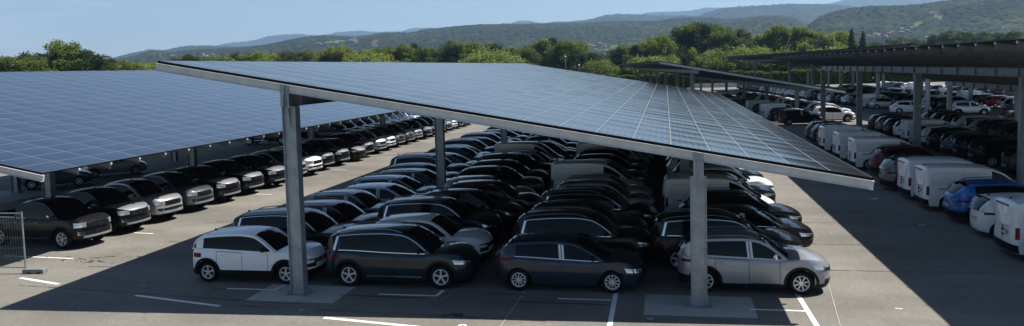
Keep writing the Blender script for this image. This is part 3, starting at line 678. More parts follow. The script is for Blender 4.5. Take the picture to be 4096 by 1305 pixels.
        # tail lamps
        if van: h=patch(sh,.125,.178,.68,1.04,.012,side)
        elif bed is not None: h=patch(sh,.12,.20,.72,1.02,.010,side)
        elif name=='crossover': h=patch(sh,.13,.19,.80,.93,.010,side)
        else: h=patch(sh,.09,.195,lambda t:.84+.04*t,lambda t:.93+.02*t,.010,side)
        put('tail_light',h,['tail'])
    g0=.945 if not van else .935
    put('grille',patchc(sh,g0,zf-.16,zf-(.01 if bed is not None else .04),.008),['plastic'])
    put('air_intake',patchc(sh,.93 if bed is not None else .89,zf-.42 if bed is not None else .30,zf-.30 if bed is not None else .44,.006),['plastic'])
    if bed is not None:
        for a,b_ in ((zf-.02,zf+.01),(zf-.075,zf-.055),(zf-.12,zf-.10),(zf-.19,zf-.16)): put('grille_bar',patchc(sh,.942,a,b_,.016,False,5,1),['chrome'])
        xx=sh.xf-float(sh.fin(zf-.08)); em=MB()
        if k.get('diamonds'):
            for cy,cz in ((0,.035),(-.05,-.045),(.05,-.045)): em.add([(xx+.045,cy,zf-.08+cz-.045),(xx+.045,cy+.032,zf-.08+cz),(xx+.045,cy,zf-.08+cz+.045),(xx+.045,cy-.032,zf-.08+cz)],[(0,1,2,3)])
        else:
            n=14
            for i in range(n):
                t0,t1=2*math.pi*i/n,2*math.pi*(i+1)/n; q=lambda r,t:(xx+.045,r*math.cos(t),zf-.085+r*math.sin(t)); em.add([q(.075,t0),q(.075,t1),q(.052,t1),q(.052,t0)],[(0,1,2,3)])
            em.box((xx+.03,-.10,zf-.10),(xx+.05,.10,zf-.07))
        put('emblem',em,['chrome'],smooth=None)
        pl=MB(); pl.box((sh.xf+.012,-.26,zf-.40),(sh.xf+.03,.26,zf-.29)); put('number_plate_holder',pl,['plastic'],smooth=None)
        put('bumper_guard',patchc(sh,.91,.42,.50,.02),['galv'])
    elif name!='van':
        put('grille_bar',patchc(sh,.955,zf-.10,zf-.085,.012,False,4,1),['chrome'])
    # rear plate
    if not van:
        pl=MB(); pl.box((sh.xr-.012,-.26,.60),(sh.xr+.05,.26,.71)); put('number_plate',pl,['dirty'],smooth=None)
    # cladding
    for side in (1,-1):
        if k.get('clad'):
            for xw in (-wb/2,wb/2):
                P=[]; tr=MB()
                for i in range(21):
                    t=math.pi*(i/20)*1.10-math.pi*.05; row=[]
                    for r in (Ra-.012,Ra+.065):
                        x=xw-r*math.cos(t); z=max(Rw+r*math.sin(t),.24); row.append(sh.S(sh.u_of_x(x,z),z,.012,side))
                    P.append(row)
                tr.grid(P,0,flip=(side<0))
                tr.grid([[p[0],(p[0][0],p[0][1]-side*.12,p[0][2])] for p in P],0,flip=(side>0)); put('wheel_arch_trim',tr,['plastic'])
        if k.get('cladh'):
            u0=sh.u_of_x(-wb/2+Ra+.02,.3); u1=sh.u_of_x(wb/2-Ra-.02,.3); put('sill_trim',patch(sh,u0,u1,.20,k['cladh'],.012,side,8,2),['plastic'])
    if k.get('cladh'):
        put('bumper_trim',patchc(sh,.84,.19,.31,.014),['plastic']); put('bumper_trim',patchc(sh,.17,.24,.50 if (van or name in('suv','compact suv','large suv')) else .40,.018,True),['plastic'])
    if bed is not None: put('rear_bumper',patchc(sh,.19,.50,.68,.03,True),['plastic'])
    if name=='crossover':
        for side in (1,-1):
            P=[]; rp=MB()
            for x in np.linspace(-1.70,-1.44,5):
                zl_=float(sh.belt(x))+.05; zh=float(roof(x))-.11; P.append([(x,side*(whalf(x,z)+.006),z) for z in (zl_,(zl_+zh)/2,zh)])
            rp.grid(P,0,flip=(side>0)); put('pillar_panel',rp,['PAINT'])
    # under body
    ub=MB(); y=sh.W-.27; ub.box((sh.xr+.22,-y,.20 if bed is None else .34),(sh.xf-.30,y,.62)); put('underbody',ub,['dark'],smooth=None)
    # chrome lines and rails
    for side in (1,-1):
        if k.get('chrome') or k.get('win_chrome'):
            x0=(pD if pD>-5 else pC)-.02; x1=xa-.2
            top=[];bot=[]
            for x in np.linspace(x0,x1,22):
                zr=float(roof(x))-.035; zbm=float(sh.belt(x))-.01; h=zr-zbm
                z=zbm+.025; bot.append([(x,side*(whalf(x,z)+.008),z),(x,side*(whalf(x,z+.015)+.008),z+.015)])
                if h>=.14: z=zbm+h-.06; top.append([(x,side*(whalf(x,z)+.008),z),(x,side*(whalf(x,z+.015)+.008),z+.015)])
            cm=MB(); cm.grid(bot,0,flip=(side>0)); put('window_trim',cm,['chrome'])
            if k.get('chrome'):
                cm=MB(); cm.grid(top,0,flip=(side>0)); put('window_trim',cm,['chrome'])
                zr=float(roof(x0))-.095; zbm=float(sh.belt(x0))+.02; cm=MB(); wq=.07 if name=='large suv' else .035
                cm.grid([[(x0+d-.10*(zr-z)/(zr-zbm),side*(whalf(x0,z)+.009),z) for z in (zbm,(zbm+zr)/2,zr)] for d in (-wq,.0)],0,flip=(side>0)); put('window_trim',cm,['chrome'])
        if k.get('sill'): put('sill_strip',patch(sh,sh.u_of_x(-wb/2+Ra+.15,.36),sh.u_of_x(wb/2-Ra-.12,.36),.345,.375,.02,side,6,1),['chrome'])
        if k.get('step'): cm=MB(); cm.tube([(-.95,side*(sh.W+.02),.44),(-.8,side*(sh.W+.09),.43),(.85,side*(sh.W+.09),.43),(1.0,side*(sh.W+.02),.44)],.03,6); put('side_step',cm,['chrome'])
        if k.get('film'):
            for d in (-.075,.012):
                P=[]; fm=MB()
                for x in (pB+d,pB+d+.062):
                    zr=float(roof(x))-.10; zbm=float(sh.belt(x))+.03; P.append([(x+.04*(1-(z-zbm)/(zr-zbm)),side*(whalf(x,z)+.006),z) for z in (zbm,(zbm+zr)/2,zr)])
                fm.grid(P,0,flip=(side>0)); put('pillar_film',fm,['film'])
    if k.get('rails'):
        for side in (1,-1):
            rl=MB(); pts=[]
            xsr=np.linspace(xc+.05,xb-.12,12)
            for i,x in enumerate(xsr):
                t=i/(len(xsr)-1); lift=.055*(1-(2*t-1)**6)-.01; yy=edge[min(xs,key=lambda q:abs(q-x))]-.07
                pts.append((x,side*yy,float(roof(x))-.01+lift))
            rl.tube(pts,.017,6); put('roof_rail',rl,['galv' if name!='suv' else 'chrome'])
    for side in (1,-1):
        mr=MB(); x=xa-.36; z=float(sh.belt(x))+.09; y=whalf(x,z)
        n=8
        prof=[(0,.0),(.05,.01),(.085,.05),(.09,.11),(.07,.17),(0,.19)]
        vs_=[];fs_=[]
        for r,dy in prof:
            for q in range(n): t=2*math.pi*q/n; vs_.append((x+.8*r*math.cos(t)+.01,side*(y+.02+dy),z+.03+r*math.sin(t)*.9))
        for i in range(len(prof)-1):
            for q in range(n):
                f=(i*n+q,i*n+(q+1)%n,(i+1)*n+(q+1)%n,(i+1)*n+q); fs_.append(f if side<0 else f[::-1])
        mr.add(vs_,fs_); mr.box((x-.02,side*(y+.04)-.05,z-.05),(x+.03,side*(y+.04)+.05,z+.0)); put('wing_mirror',mr,['MIRROR'])
    # shark fin aerial
    af=MB(); x=xc+.12 if bed is None else .3; z=float(roof(x))+.02; af.add([(x-.08,-.02,z-.02),(x-.08,.02,z-.02),(x+.1,0,z-.01),(x-.07,0,z+.06)],[(0,2,3),(1,3,2),(0,3,1),(0,1,2)]); put('aerial',af,['plastic'],smooth=None)
    # wheels
    sp=k['spokes']
    for side in (1,-1):
        for xw in (-wb/2,wb/2):
            ty=MB(); c=(xw,side*(sh.W-.135),Rw); r=Rw; ri=Rw*.66
            ty.lathe_y([(ri,-.095),(r-.035,-.10),(r-.008,-.08),(r,-.04),(r,.04),(r-.008,.08),(r-.035,.10),(ri,.095),(ri*.98,.05),(ri*.98,-.05),(ri,-.095)],26,0,c)
            if side<0:
                pass
            w_=put('wheel',ty,['tyre'])
            rm=MB(); s_=side
            rm.lathe_y([(ri,s_*.088),(ri-.014,s_*.094),(ri-.026,s_*.085),(ri-.03,s_*.03)],26,0,c)
            wd=.030 if sp>=8 else .045
            for q in range(sp):
                a=2*math.pi*q/sp+.3; 
                ca,sa=math.cos(a),math.sin(a)
                def PT(rad,tan,yy): return (c[0]+rad*ca-tan*sa,c[1]+s_*yy,c[2]+rad*sa+tan*ca)
                r0,r1=.045,ri-.02; w0,w1=wd*.9,wd*(1.25 if sp<8 else .8)
                vv=[PT(r0,-w0/2,.085),PT(r0,w0/2,.085),PT(r1,w1/2,.088),PT(r1,-w1/2,.088),PT(r0,-w0/2,.05),PT(r0,w0/2,.05),PT(r1,w1/2,.06),PT(r1,-w1/2,.06)]
                rm.add(vv,[(0,1,2,3),(0,4,5,1),(1,5,6,2),(2,6,7,3),(3,7,4,0)] if s_<0 else [(3,2,1,0),(1,5,4,0),(2,6,5,1),(3,7,6,2),(0,4,7,3)])
            rm.lathe_y([(.0,s_*.09),(.05,s_*.088),(.055,s_*.05)],12,0,c)
            # dark disc behind the spokes
            rm.lathe_y([(0,s_*.03),(ri-.01,s_*.03)],20,1,c)
            put('rim',rm,[k['rimcol'],'rimdark'],w_,smooth=30)
    return parts

FULL={}; JOINED={}
def joined(name):
    """one mesh of the whole vehicle for copies too small to show their parts"""
    vs_=[];fs_=[];mi=[];sm=[];mats=[]
    for pn,me,ml,par,_ in FULL[name]:
        if pn in ('door_handle','door_gap','aerial','lamp_lens','chrome_strip'): continue
        o=len(vs_); vs_+= [tuple(v.co) for v in me.vertices]
        for p in me.polygons:
            fs_.append(tuple(i+o for i in p.vertices)); key=ml[p.material_index]
            if key not in mats: mats.append(key)
            mi.append(mats.index(key)); sm.append(p.use_smooth)
    me=bpy.data.meshes.new(name.replace(' ','_')+'_whole'); me.from_pydata(vs_,[],fs_); me.polygons.foreach_set('material_index',mi); me.polygons.foreach_set('use_smooth',[True]*len(fs_))
    try: me.set_sharp_from_angle(angle=R(35))
    except Exception: pass
    return me,mats
for nme in SPEC: FULL[nme]=build_vehicle(nme)
def setup_mesh(me,mats):
    if len(me.materials)==0:
        for q in mats: me.materials.append(M.get(q) or PAINT['grey'])
NAMES={'crossover':('parked_car','car'),'large suv':('parked_car','car'),'compact suv':('parked_car','car'),'suv':('parked_car','car'),'hatchback':('parked_car','car'),'small hatchback':('parked_car','car'),'wagon':('parked_car','car'),'pickup':('pickup_truck','pickup'),'pickup truck':('pickup_truck','pickup'),'van':('delivery_van','van')}
COUNT=[0]
def place(kind,col,x,y,rz=0,label=None,group=None,full=True,bonnet=None,mirror=None,scale=1.0):
    nm,cat=NAMES[kind]; COUNT[0]+=1
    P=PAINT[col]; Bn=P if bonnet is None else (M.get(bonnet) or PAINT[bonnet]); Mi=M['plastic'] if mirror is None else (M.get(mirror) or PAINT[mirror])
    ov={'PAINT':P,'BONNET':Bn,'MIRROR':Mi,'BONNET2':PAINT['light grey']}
    if full:
        root=thing(nm,(x,y,0),rz,label,cat,group); objs=[]
        for pn,me,ml,par,_ in FULL[kind]:
            setup_mesh(me,ml); o=bpy.data.objects.new(pn,me); COL.objects.link(o); o.parent=root if par<0 else objs[par]; objs.append(o)
            for i,q in enumerate(ml):
                if q in ov: o.material_slots[i].link='OBJECT'; o.material_slots[i].material=ov[q]
        root.scale=(scale,)*3
        return root
    if kind not in JOINED: JOINED[kind]=joined(kind)
    me,mats=JOINED[kind]; setup_mesh(me,mats)
    o=link(nm,me,None,label=label,category=cat,group=group); o.location=(x,y,0); o.rotation_euler=(0,0,rz)
    for i,q in enumerate(mats):
        if q in ov: o.material_slots[i].link='OBJECT'; o.material_slots[i].material=ov[q]
    return o
# ------------------------------------------------------------------ parked vehicles
CN={'pearl white':'cream white'}
def cn(c): return CN.get(c,c)
# middle canopy: four files, front bumpers to the right
FX=[-13.05,-7.95,-2.95,2.28]; FN=['leftmost','second','third','rightmost']
LIST=[
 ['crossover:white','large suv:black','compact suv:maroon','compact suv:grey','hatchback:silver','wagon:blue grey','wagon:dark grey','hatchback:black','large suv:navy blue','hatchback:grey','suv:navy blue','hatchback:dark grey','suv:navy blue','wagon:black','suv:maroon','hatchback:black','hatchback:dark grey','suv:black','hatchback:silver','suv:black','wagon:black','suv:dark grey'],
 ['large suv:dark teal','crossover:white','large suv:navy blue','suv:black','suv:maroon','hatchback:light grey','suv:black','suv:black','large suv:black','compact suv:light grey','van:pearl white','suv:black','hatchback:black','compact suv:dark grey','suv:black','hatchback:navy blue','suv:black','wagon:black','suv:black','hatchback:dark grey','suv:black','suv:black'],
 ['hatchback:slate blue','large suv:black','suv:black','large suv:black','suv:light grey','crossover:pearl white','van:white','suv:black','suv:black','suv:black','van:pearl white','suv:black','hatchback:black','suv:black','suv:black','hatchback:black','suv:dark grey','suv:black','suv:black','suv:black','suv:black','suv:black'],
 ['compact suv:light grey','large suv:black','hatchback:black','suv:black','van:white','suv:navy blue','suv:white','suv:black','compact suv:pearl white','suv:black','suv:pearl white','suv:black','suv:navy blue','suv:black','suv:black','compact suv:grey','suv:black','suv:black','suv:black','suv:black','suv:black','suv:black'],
]
DX={(0,1):.45,(0,2):.75,(0,3):.5,(0,4):.9,(0,5):.6,(0,6):.9,(1,1):.1,(1,2):-.3,(1,3):.2,(1,4):.6,(2,1):.25,(2,2):.1,(2,4):.3,(3,1):-.55,(3,2):.3,(3,3):.35,(3,4):-.15,(3,5):.1,(3,7):.2}
for f in range(4):
    for r,e in enumerate(LIST[f]):
        k,c=e.split(':'); x=FX[f]+DX.get((f,r),random.uniform(-.25,.35)); y=22.82+2.5*r+(random.uniform(-.12,.12) if r else 0)
        full=r<=9
        if f==0 and r==0: x,y=-12.72,22.72
        if f==1 and r==0: x,y=-7.93,22.72
        if f==2 and r==0: x,y=-2.86,22.73
        if f==3 and r==0: x,y=2.30,23.05
        place(k,c,x,y,random.uniform(-.012,.012),'%s %s, %s in the %s file under the middle canopy'%(cn(c),k,ordn(r+1),FN[f]),'cars parked under the middle canopy',full,
              mirror={'light grey':'chrome'}.get(c) if r==0 else (c if r>3 else None))
# left canopy: pickups facing the sunlit lane
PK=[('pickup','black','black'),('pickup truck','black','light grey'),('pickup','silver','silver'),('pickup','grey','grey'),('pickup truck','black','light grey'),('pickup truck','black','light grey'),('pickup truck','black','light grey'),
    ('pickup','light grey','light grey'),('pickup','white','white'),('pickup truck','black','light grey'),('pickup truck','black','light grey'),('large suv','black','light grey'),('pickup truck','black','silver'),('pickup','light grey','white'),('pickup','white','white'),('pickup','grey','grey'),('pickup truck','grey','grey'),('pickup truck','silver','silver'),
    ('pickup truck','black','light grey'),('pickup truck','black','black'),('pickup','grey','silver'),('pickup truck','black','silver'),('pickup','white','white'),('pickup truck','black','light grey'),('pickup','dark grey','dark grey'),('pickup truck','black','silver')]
ys=[26.72]+[26.72+2.47*i for i in range(1,26)]
for i,(k,c,bn) in enumerate(PK):
    x=-24.0 if k!='large suv' else -23.4
    lb='%s pickup with %s bonnet, %s from the front facing the sunlit lane'%(cn(c),cn(bn),ordn(i+1)) if k!='large suv' else 'black estate car standing among the pickups that face the sunlit lane'
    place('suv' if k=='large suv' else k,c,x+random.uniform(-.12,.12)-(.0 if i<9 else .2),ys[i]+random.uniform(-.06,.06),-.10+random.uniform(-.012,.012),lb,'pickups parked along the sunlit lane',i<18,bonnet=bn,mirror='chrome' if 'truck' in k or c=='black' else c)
# behind the pickups, below the blue roof
place('small hatchback','teal blue',-36.2,41.3,.68,'old teal blue hatchback under the left canopy behind the pickups','older cars parked under the left canopy')
place('small hatchback','silver',-36.1,46.3,.75,'old silver hatchback under the left canopy behind the pickups','older cars parked under the left canopy')
place('small hatchback','dark grey',-41.6,38.4,.68,'dark small car at the left edge under the left canopy','older cars parked under the left canopy')
place('pickup','navy blue',-36.0,67.2,math.pi+.1,'navy blue pickup standing alone behind the lane side pickups','pickups behind the front row')
for i in range(12):
    c=['black','dark grey','silver','black','white','grey'][i%6]; y=69.5+2.5*i
    place('pickup truck',c,-31.0,y,-.10,'%s pickup, %s in the row behind the lane side pickups'%(cn(c),ordn(i+1)),'pickups behind the front row',False,mirror='chrome')
for i in range(8):
    c=['white','silver','pale blue','white','grey','white','silver','white'][i]; k=['suv','hatchback','small hatchback','van','suv','crossover','hatchback','suv'][i]
    place(k,c,-24.6,91.2+2.5*i,0,'%s %s, %s in the sunlit far end of the left row'%(cn(c),k,ordn(i+1)),'cars in the far end of the left row',False)
# right canopy: tails towards the lane
RT=[('van','white',27.9),('small hatchback','white',31.0),('suv','bright blue',33.55),('van','white',36.4),('van','white',39.0),('suv','grey',41.6),('suv','maroon',46.6),('van','white',49.3),('crossover','black',51.7),('van','white',53.6),('crossover','silver',55.6),('van','white',58.4),('suv','maroon',60.9),('suv','black',63.5),('suv','dark grey',66.0)]
for i,(k,c,y) in enumerate(RT):
    x={'van':12.75,'suv':12.95,'small hatchback':12.55,'crossover':12.9}[k]+({2:-.1,5:-.5,6:.2}.get(i,0))
    place(k,c,x,y-.45,random.uniform(-.015,.015),'%s %s, %s in the row backed to the right lane'%(cn(c),k,ordn(i+1)),'vehicles backed to the right lane',True,mirror=c if k!='van' else None)
place('hatchback','grey',12.8,24.9,0,'grey hatchback at the right picture edge in front of the nearest van','vehicles backed to the right lane')
R2=[('van','white',37.9),('van','white',40.3),('suv','grey',43.0),('suv','dark grey',45.3),('suv','black',50.0),('suv','black',52.5),('compact suv','blue grey',55.2),('suv','black',57.6),('suv','white',60.2),('van','white',63.0),('suv','white',65.6),('suv','black',68.4),('suv','bronze grey',71.0),('suv','black',73.5)]
for i,(k,c,y) in enumerate(R2):
    place(k,c,19.5 if i>1 else 20.0,y,random.uniform(-.02,.02),'%s %s, %s in the second file under the right canopy'%(cn(c),k,ordn(i+1)),'vehicles under the right canopy',y<66,mirror=c)
R3=['black','black','black','black','black','dark grey','black','pearl white','white','black','black','dark grey']
for i,c in enumerate(R3):
    k='suv' if i!=7 else 'compact suv'
    place(k,c,25.0+(i>5)*0,49.0+2.6*i,random.uniform(-.02,.02),'%s %s, %s in the third file under the right canopy'%(cn(c),k,ordn(i+1)),'vehicles under the right canopy',i<9,mirror=c)
for i,(c,k) in enumerate([('white','van'),('white','van'),('black','suv'),('silver','suv'),('black','suv'),('grey','hatchback')]):
    place(k,c,31.6+(2.1 if i==1 else 0),[71.5,66.5,60.0,57.5,75.5,78][i],0,'%s %s, %s in the fourth file under the right canopy'%(cn(c),k,ordn(i+1)),'vehicles under the right canopy',i<2)
place('suv','white',16.9,86.6,0,'white suv in the sun at the far right end of the right canopy','cars standing across the far aisle',True,mirror='white')
place('compact suv','silver',32.2,93.6,0,'silver compact suv with white pillar film beyond the right canopy','cars standing across the far aisle',True)
place('large suv','dark teal',38.8,95.2,0,'dark teal large suv right of the silver compact suv','cars standing across the far aisle',True)
place('hatchback','white',27.6,98.3,0,'white hatchback left of the silver compact suv','cars standing across the far aisle',False)
# far lot, turned with the distant canopies
def rot(p,s): return (p*math.cos(A_)-s*math.sin(A_),p*math.sin(A_)+s*math.cos(A_))
FC=['white','black','white','red','grey','white','white','dark grey','maroon','white','pale blue','silver','black','white','white','navy blue','grey','white','maroon','black']
FK=['compact suv','suv','crossover','small hatchback','suv','compact suv','small hatchback','hatchback','suv','crossover']
rr=random.Random(5)
def farrow(p,s0,n,step,head,where,full=0,dark=.0,names=None):
    for i in range(n):
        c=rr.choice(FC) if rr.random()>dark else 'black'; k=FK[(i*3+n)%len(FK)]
        if rr.random()<.05: k,c='van','white'
        x,y=rot(p,s0+step*i)
        place(k,c,x,y,A_+head+rr.uniform(-.02,.02),'%s %s, %s car of %s'%(cn(c),k,ordn(i+1),where),'small cars in the distant lot',i<full,mirror=c)
farrow(37.6,104.6,36,2.52,0,'the bright row beyond the far aisle',full=12)
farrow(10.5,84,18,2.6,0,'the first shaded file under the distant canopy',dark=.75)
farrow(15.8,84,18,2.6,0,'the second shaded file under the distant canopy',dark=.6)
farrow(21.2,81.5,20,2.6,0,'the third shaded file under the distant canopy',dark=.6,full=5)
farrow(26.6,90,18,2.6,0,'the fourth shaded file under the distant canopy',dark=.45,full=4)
farrow(44.0,99,24,2.9,0,'the second row beyond the far aisle',dark=.4)
farrow(51.0,96,20,3.4,0,'the third row beyond the far aisle',dark=.35)
farrow(62.0,108,16,4.2,0,'the last row by the hedge on the right',dark=.2)
print('VEHICLES',COUNT[0])
# ------------------------------------------------------------------ foliage
def leaf_mat(name,c1,c2,c3):
    m,nt,b=nmat(name); L=nt.links.new; N=nt.nodes.new
    tc=N('ShaderNodeTexCoord'); n=N('ShaderNodeTexNoise'); n.inputs['Scale'].default_value=.9; n.inputs['Detail'].default_value=5; L(tc.outputs['Object'],n.inputs['Vector'])
    r=N('ShaderNodeValToRGB'); r.color_ramp.elements[0].position=.35; r.color_ramp.elements[1].position=.68; r.color_ramp.elements[0].color=(*c1,1); r.color_ramp.elements[1].color=(*c2,1); L(n.outputs['Fac'],r.inputs['Fac'])
    oi=N('ShaderNodeObjectInfo'); mx=N('ShaderNodeMixRGB'); mx.inputs['Color2'].default_value=(*c3,1); ml=N('ShaderNodeMath'); ml.operation='MULTIPLY'; ml.inputs[1].default_value=.75
    L(oi.outputs['Random'],ml.inputs[0]); L(ml.outputs[0],mx.inputs['Fac']); L(r.outputs['Color'],mx.inputs['Color1'])
    out=nt.nodes['Material Output']; tr=N('ShaderNodeBsdfTranslucent'); mix=N('ShaderNodeMixShader'); mix.inputs['Fac'].default_value=.5
    L(mx.outputs['Color'],b.inputs['Base Color']); L(mx.outputs['Color'],tr.inputs['Color']); b.inputs['Roughness'].default_value=.6; b.inputs['Specular IOR Level'].default_value=.3
    L(b.outputs[0],mix.inputs[1]); L(tr.outputs[0],mix.inputs[2]); L(mix.outputs[0],out.inputs['Surface']); return m
M['leaf']=leaf_mat('leaf_green',(.034,.066,.013),(.13,.185,.032),(.19,.225,.042))
M['leaf_light']=leaf_mat('leaf_yellow_green',(.11,.16,.028),(.215,.265,.048),(.20,.23,.05))
M['leaf_dark']=leaf_mat('leaf_dark_green',(.012,.032,.011),(.044,.076,.020),(.045,.072,.022))
M['leaf_olive']=leaf_mat('leaf_olive',(.045,.060,.018),(.10,.115,.040),(.12,.11,.05))
M['bark']=simple('bark',(.075,.060,.045),.9)
def leaf_cloud(blobs,n,size,seed,shell=.75):
    r=np.random.RandomState(seed); bl=np.array(blobs); vol=bl[:,3]*bl[:,4]; pk=r.choice(len(bl),n,p=vol/vol.sum())
    d=r.normal(size=(n,3)); d/=np.linalg.norm(d,axis=1)[:,None]; rad=shell+(1-shell)*r.rand(n); rad*=np.where(r.rand(n)<.2,r.rand(n),1); rad*=1+.16*r.randn(n)
    c=bl[pk,:3]+d*rad[:,None]*np.stack([bl[pk,3],bl[pk,3],bl[pk,4]],1)
    a=r.normal(size=(n,3))+d*.8; a/=np.linalg.norm(a,axis=1)[:,None]; t=np.cross(a,r.normal(size=(n,3))); t/=np.linalg.norm(t,axis=1)[:,None]; b_=np.cross(a,t)
    s=size*(.55+.9*r.rand(n))[:,None]; V=np.stack([c-t*s-b_*s*.6,c+t*s-b_*s*.6,c+t*s*.7+b_*s*.7,c-t*s*.7+b_*s*.7],1).reshape(-1,3)
    return V,[(4*i,4*i+1,4*i+2,4*i+3) for i in range(n)]
def tree_proto(kind,seed):
    r=random.Random(seed); H=1.0; bl=[]; trunk=MB()
    if kind=='broad':
        for i in range(40):
            a=r.uniform(0,6.28); q=r.random()**.5*.37; z=r.uniform(.26,.90); q*=math.sin(max(.15,min(1,(1.04-z)/.62))*1.45)**.6; bl.append((q*math.cos(a),q*math.sin(a),z,r.uniform(.05,.15),r.uniform(.05,.11)))
        n,s=15000,.0095
    elif kind=='tall':
        for i in range(30):
            a=r.uniform(0,6.28); z=r.uniform(.15,.93); q=r.random()*.20*math.sin(min(1,(1.02-z)/.5)*1.5); bl.append((q*math.cos(a),q*math.sin(a),z,r.uniform(.06,.12),r.uniform(.06,.11)))
        n,s=12000,.0095
    elif kind=='sparse':
        for i in range(26):
            a=r.uniform(0,6.28); z=r.uniform(.22,.93); q=r.random()*.27; bl.append((q*math.cos(a),q*math.sin(a),z,r.uniform(.04,.085),r.uniform(.04,.08)))
        n,s=5000,.010
    elif kind=='conifer':
        for i in range(60):
            z=.06+.9*i/60; q=(1-z)*.20; a=r.uniform(0,6.28)*1.0; bl.append((q*.6*math.cos(a),q*.6*math.sin(a),z,q*.8+.012,.035))
        n,s=9000,.0095
    else:
        for i in range(18):
            a=r.uniform(0,6.28); q=r.random()**.5*.45; z=r.uniform(.15,.8)*(1-.4*q); bl.append((q*math.cos(a),q*math.sin(a),z,r.uniform(.12,.24),r.uniform(.12,.2)))
        n,s=9000,.016
    V,F=leaf_cloud(bl,n,s,seed); V[:,2]*=1/np.percentile(V[:,2],99.3); me=bpy.data.meshes.new('crown_'+kind); me.from_pydata(V.tolist(),[],F)
    top=.75 if kind!='bush' else .3
    pts=[(r.uniform(-.01,.01),r.uniform(-.01,.01),z) for z in (0,.15,.35,.55,top)]; trunk.tube(pts,[.024,.019,.015,.010,.004],7)
    if kind!='conifer':
        for i in range(9):
            z0=r.uniform(.18,.6); a=r.uniform(0,6.28); l=r.uniform(.12,.28); trunk.tube([(0,0,z0),(l*.5*math.cos(a),l*.5*math.sin(a),z0+l*.5),(l*math.cos(a),l*math.sin(a),z0+l*1.0)],[.010,.006,.002],5)
    return me,trunk.mesh('trunk_'+kind)
PROT={(k,i):tree_proto(k,10*i+len(k)) for k in ('broad','tall','sparse','conifer','bush') for i in range(3 if k in('broad','tall') else 1)}
TD={}
def tree(kind,var,mat,x,y,h,w,label,group,z=-.12,rz=None):
    nm={'broad':'broadleaf_tree','tall':'poplar_tree','sparse':'broadleaf_tree','conifer':'conifer_tree','bush':'bush'}[kind]
    cat='bush' if kind=='bush' else 'tree'; k=(kind,var%3 if (kind,1) in PROT else 0)
    root=thing(nm,(x,y,z),random.uniform(0,6.28) if rz is None else rz,label,cat,group); root.scale=(w,w,h)
    for pn,me,mm in (('crown',PROT[k][0],M[mat]),('trunk',PROT[k][1],M['bark'])):
        if not me.materials: me.materials.append(mm)
        o=bpy.data.objects.new(pn,me); COL.objects.link(o); o.parent=root; o.material_slots[0].link='OBJECT'; o.material_slots[0].material=mm
    return root
TN={'leaf':'mid green','leaf_light':'bright yellow-green','leaf_dark':'dark green','leaf_olive':'olive green'}
def px_tree(x,ytop,D,kind,mat,wf=1.0,where='the tree line'):
    d=px2dir(x,ytop+3); q=D/math.hypot(d.x,d.y); X=d.x*q; Y=d.y*q; top=HC+d.z*q+.12
    TD.setdefault(where,0); TD[where]+=1
    kn={'broad':'broad leafy tree','tall':'tall upright tree','sparse':'loose airy tree','conifer':'pointed conifer','bush':'rounded bush'}[kind]
    tree(kind,TD[where],mat,X,Y,top,top*wf,'%s %s, %s from the left in %s'%(TN[mat],kn,ordn(TD[where]),where),'trees of '+where)
def srt(l): return sorted(l,key=lambda a:a[0])
Lf,Ll,Ld,Lo='leaf','leaf_light','leaf_dark','leaf_olive'
W1='the left clump'
for a in srt([(-40,262,150,'broad',Ld),(23,243,150,'broad',Ld),(75,226,150,'broad',Lf),(121,218,150,'broad',Lo),(160,236,146,'broad',Lf),(212,214,150,'broad',Ld),(283,171,152,'broad',Lf,1.05),(255,222,158,'broad',Lf,1.0),(318,205,156,'broad',Ld,.8),(351,210,150,'broad',Ld),(405,242,150,'broad',Ld),(452,250,150,'broad',Lf,1.0),(503,246,150,'broad',Lf),(545,252,150,'broad',Lf),(590,254,220,'bush',Ll,1.2),(630,256,230,'bush',Lo,1.2)]):
    px_tree(*a,where=W1)
W2='the long tree line'
for a in srt([(705,234,250,'broad',Lo),(748,224,250,'broad',Ld,1.3),(800,230,250,'broad',Lf),(869,230,250,'bush',Lf,1.4),(916,230,250,'broad',Ld),(966,214,250,'broad',Ld),(1036,210,250,'broad',Ll,1.5),(1090,214,255,'broad',Ll,1.2),(1134,208,250,'broad',Lo,1.4),(1190,212,255,'broad',Lf),(1212,206,250,'broad',Ld),(1258,206,250,'broad',Lf),(1300,212,250,'broad',Lf),(1356,186,248,'broad',Ll,1.1),(1321,196,255,'broad',Lf),(1400,206,250,'broad',Lf,1.1),(1461,197,250,'broad',Ll,1.4),(1485,214,240,'bush',Ll,1.5),(1543,191,250,'broad',Lf,1.3),(1609,183,250,'broad',Lf,1.3),(1656,175,252,'tall',Ld,.55),(1660,199,250,'broad',Lf),(1714,189,250,'broad',Lf,1.2),(1770,204,250,'broad',Lf),(1816,168,250,'broad',Lo,1.1),(1866,171,250,'broad',Lf,1.2),(1923,171,252,'broad',Lf,1.1),(1975,180,252,'broad',Ld,1.0),(1966,203,235,'bush',Ll,1.5),(2018,192,250,'broad',Lf),(2052,189,250,'tall',Ll,1.2),(2090,200,250,'broad',Lf)]):
    px_tree(*a,where=W2)
W3='the tall right grove'
W2b='the lamp post grove'
for a in srt([(2118,187,240,'broad',Lf),(2150,170,245,'broad',Ld),(2173,160,245,'tall',Lf,1.2),(2208,154,245,'tall',Ld,1.2),(2243,171,240,'broad',Lf),(2274,166,240,'tall',Lf,1.4),(2300,180,240,'broad',Lf),(2325,168,245,'tall',Lf,1.3),(2350,210,230,'broad',Ld,1.1),(2405,216,232,'sparse',Lo,1.2),(2400,240,225,'bush',Lf,1.2)]):
    px_tree(*a,where=W2b)
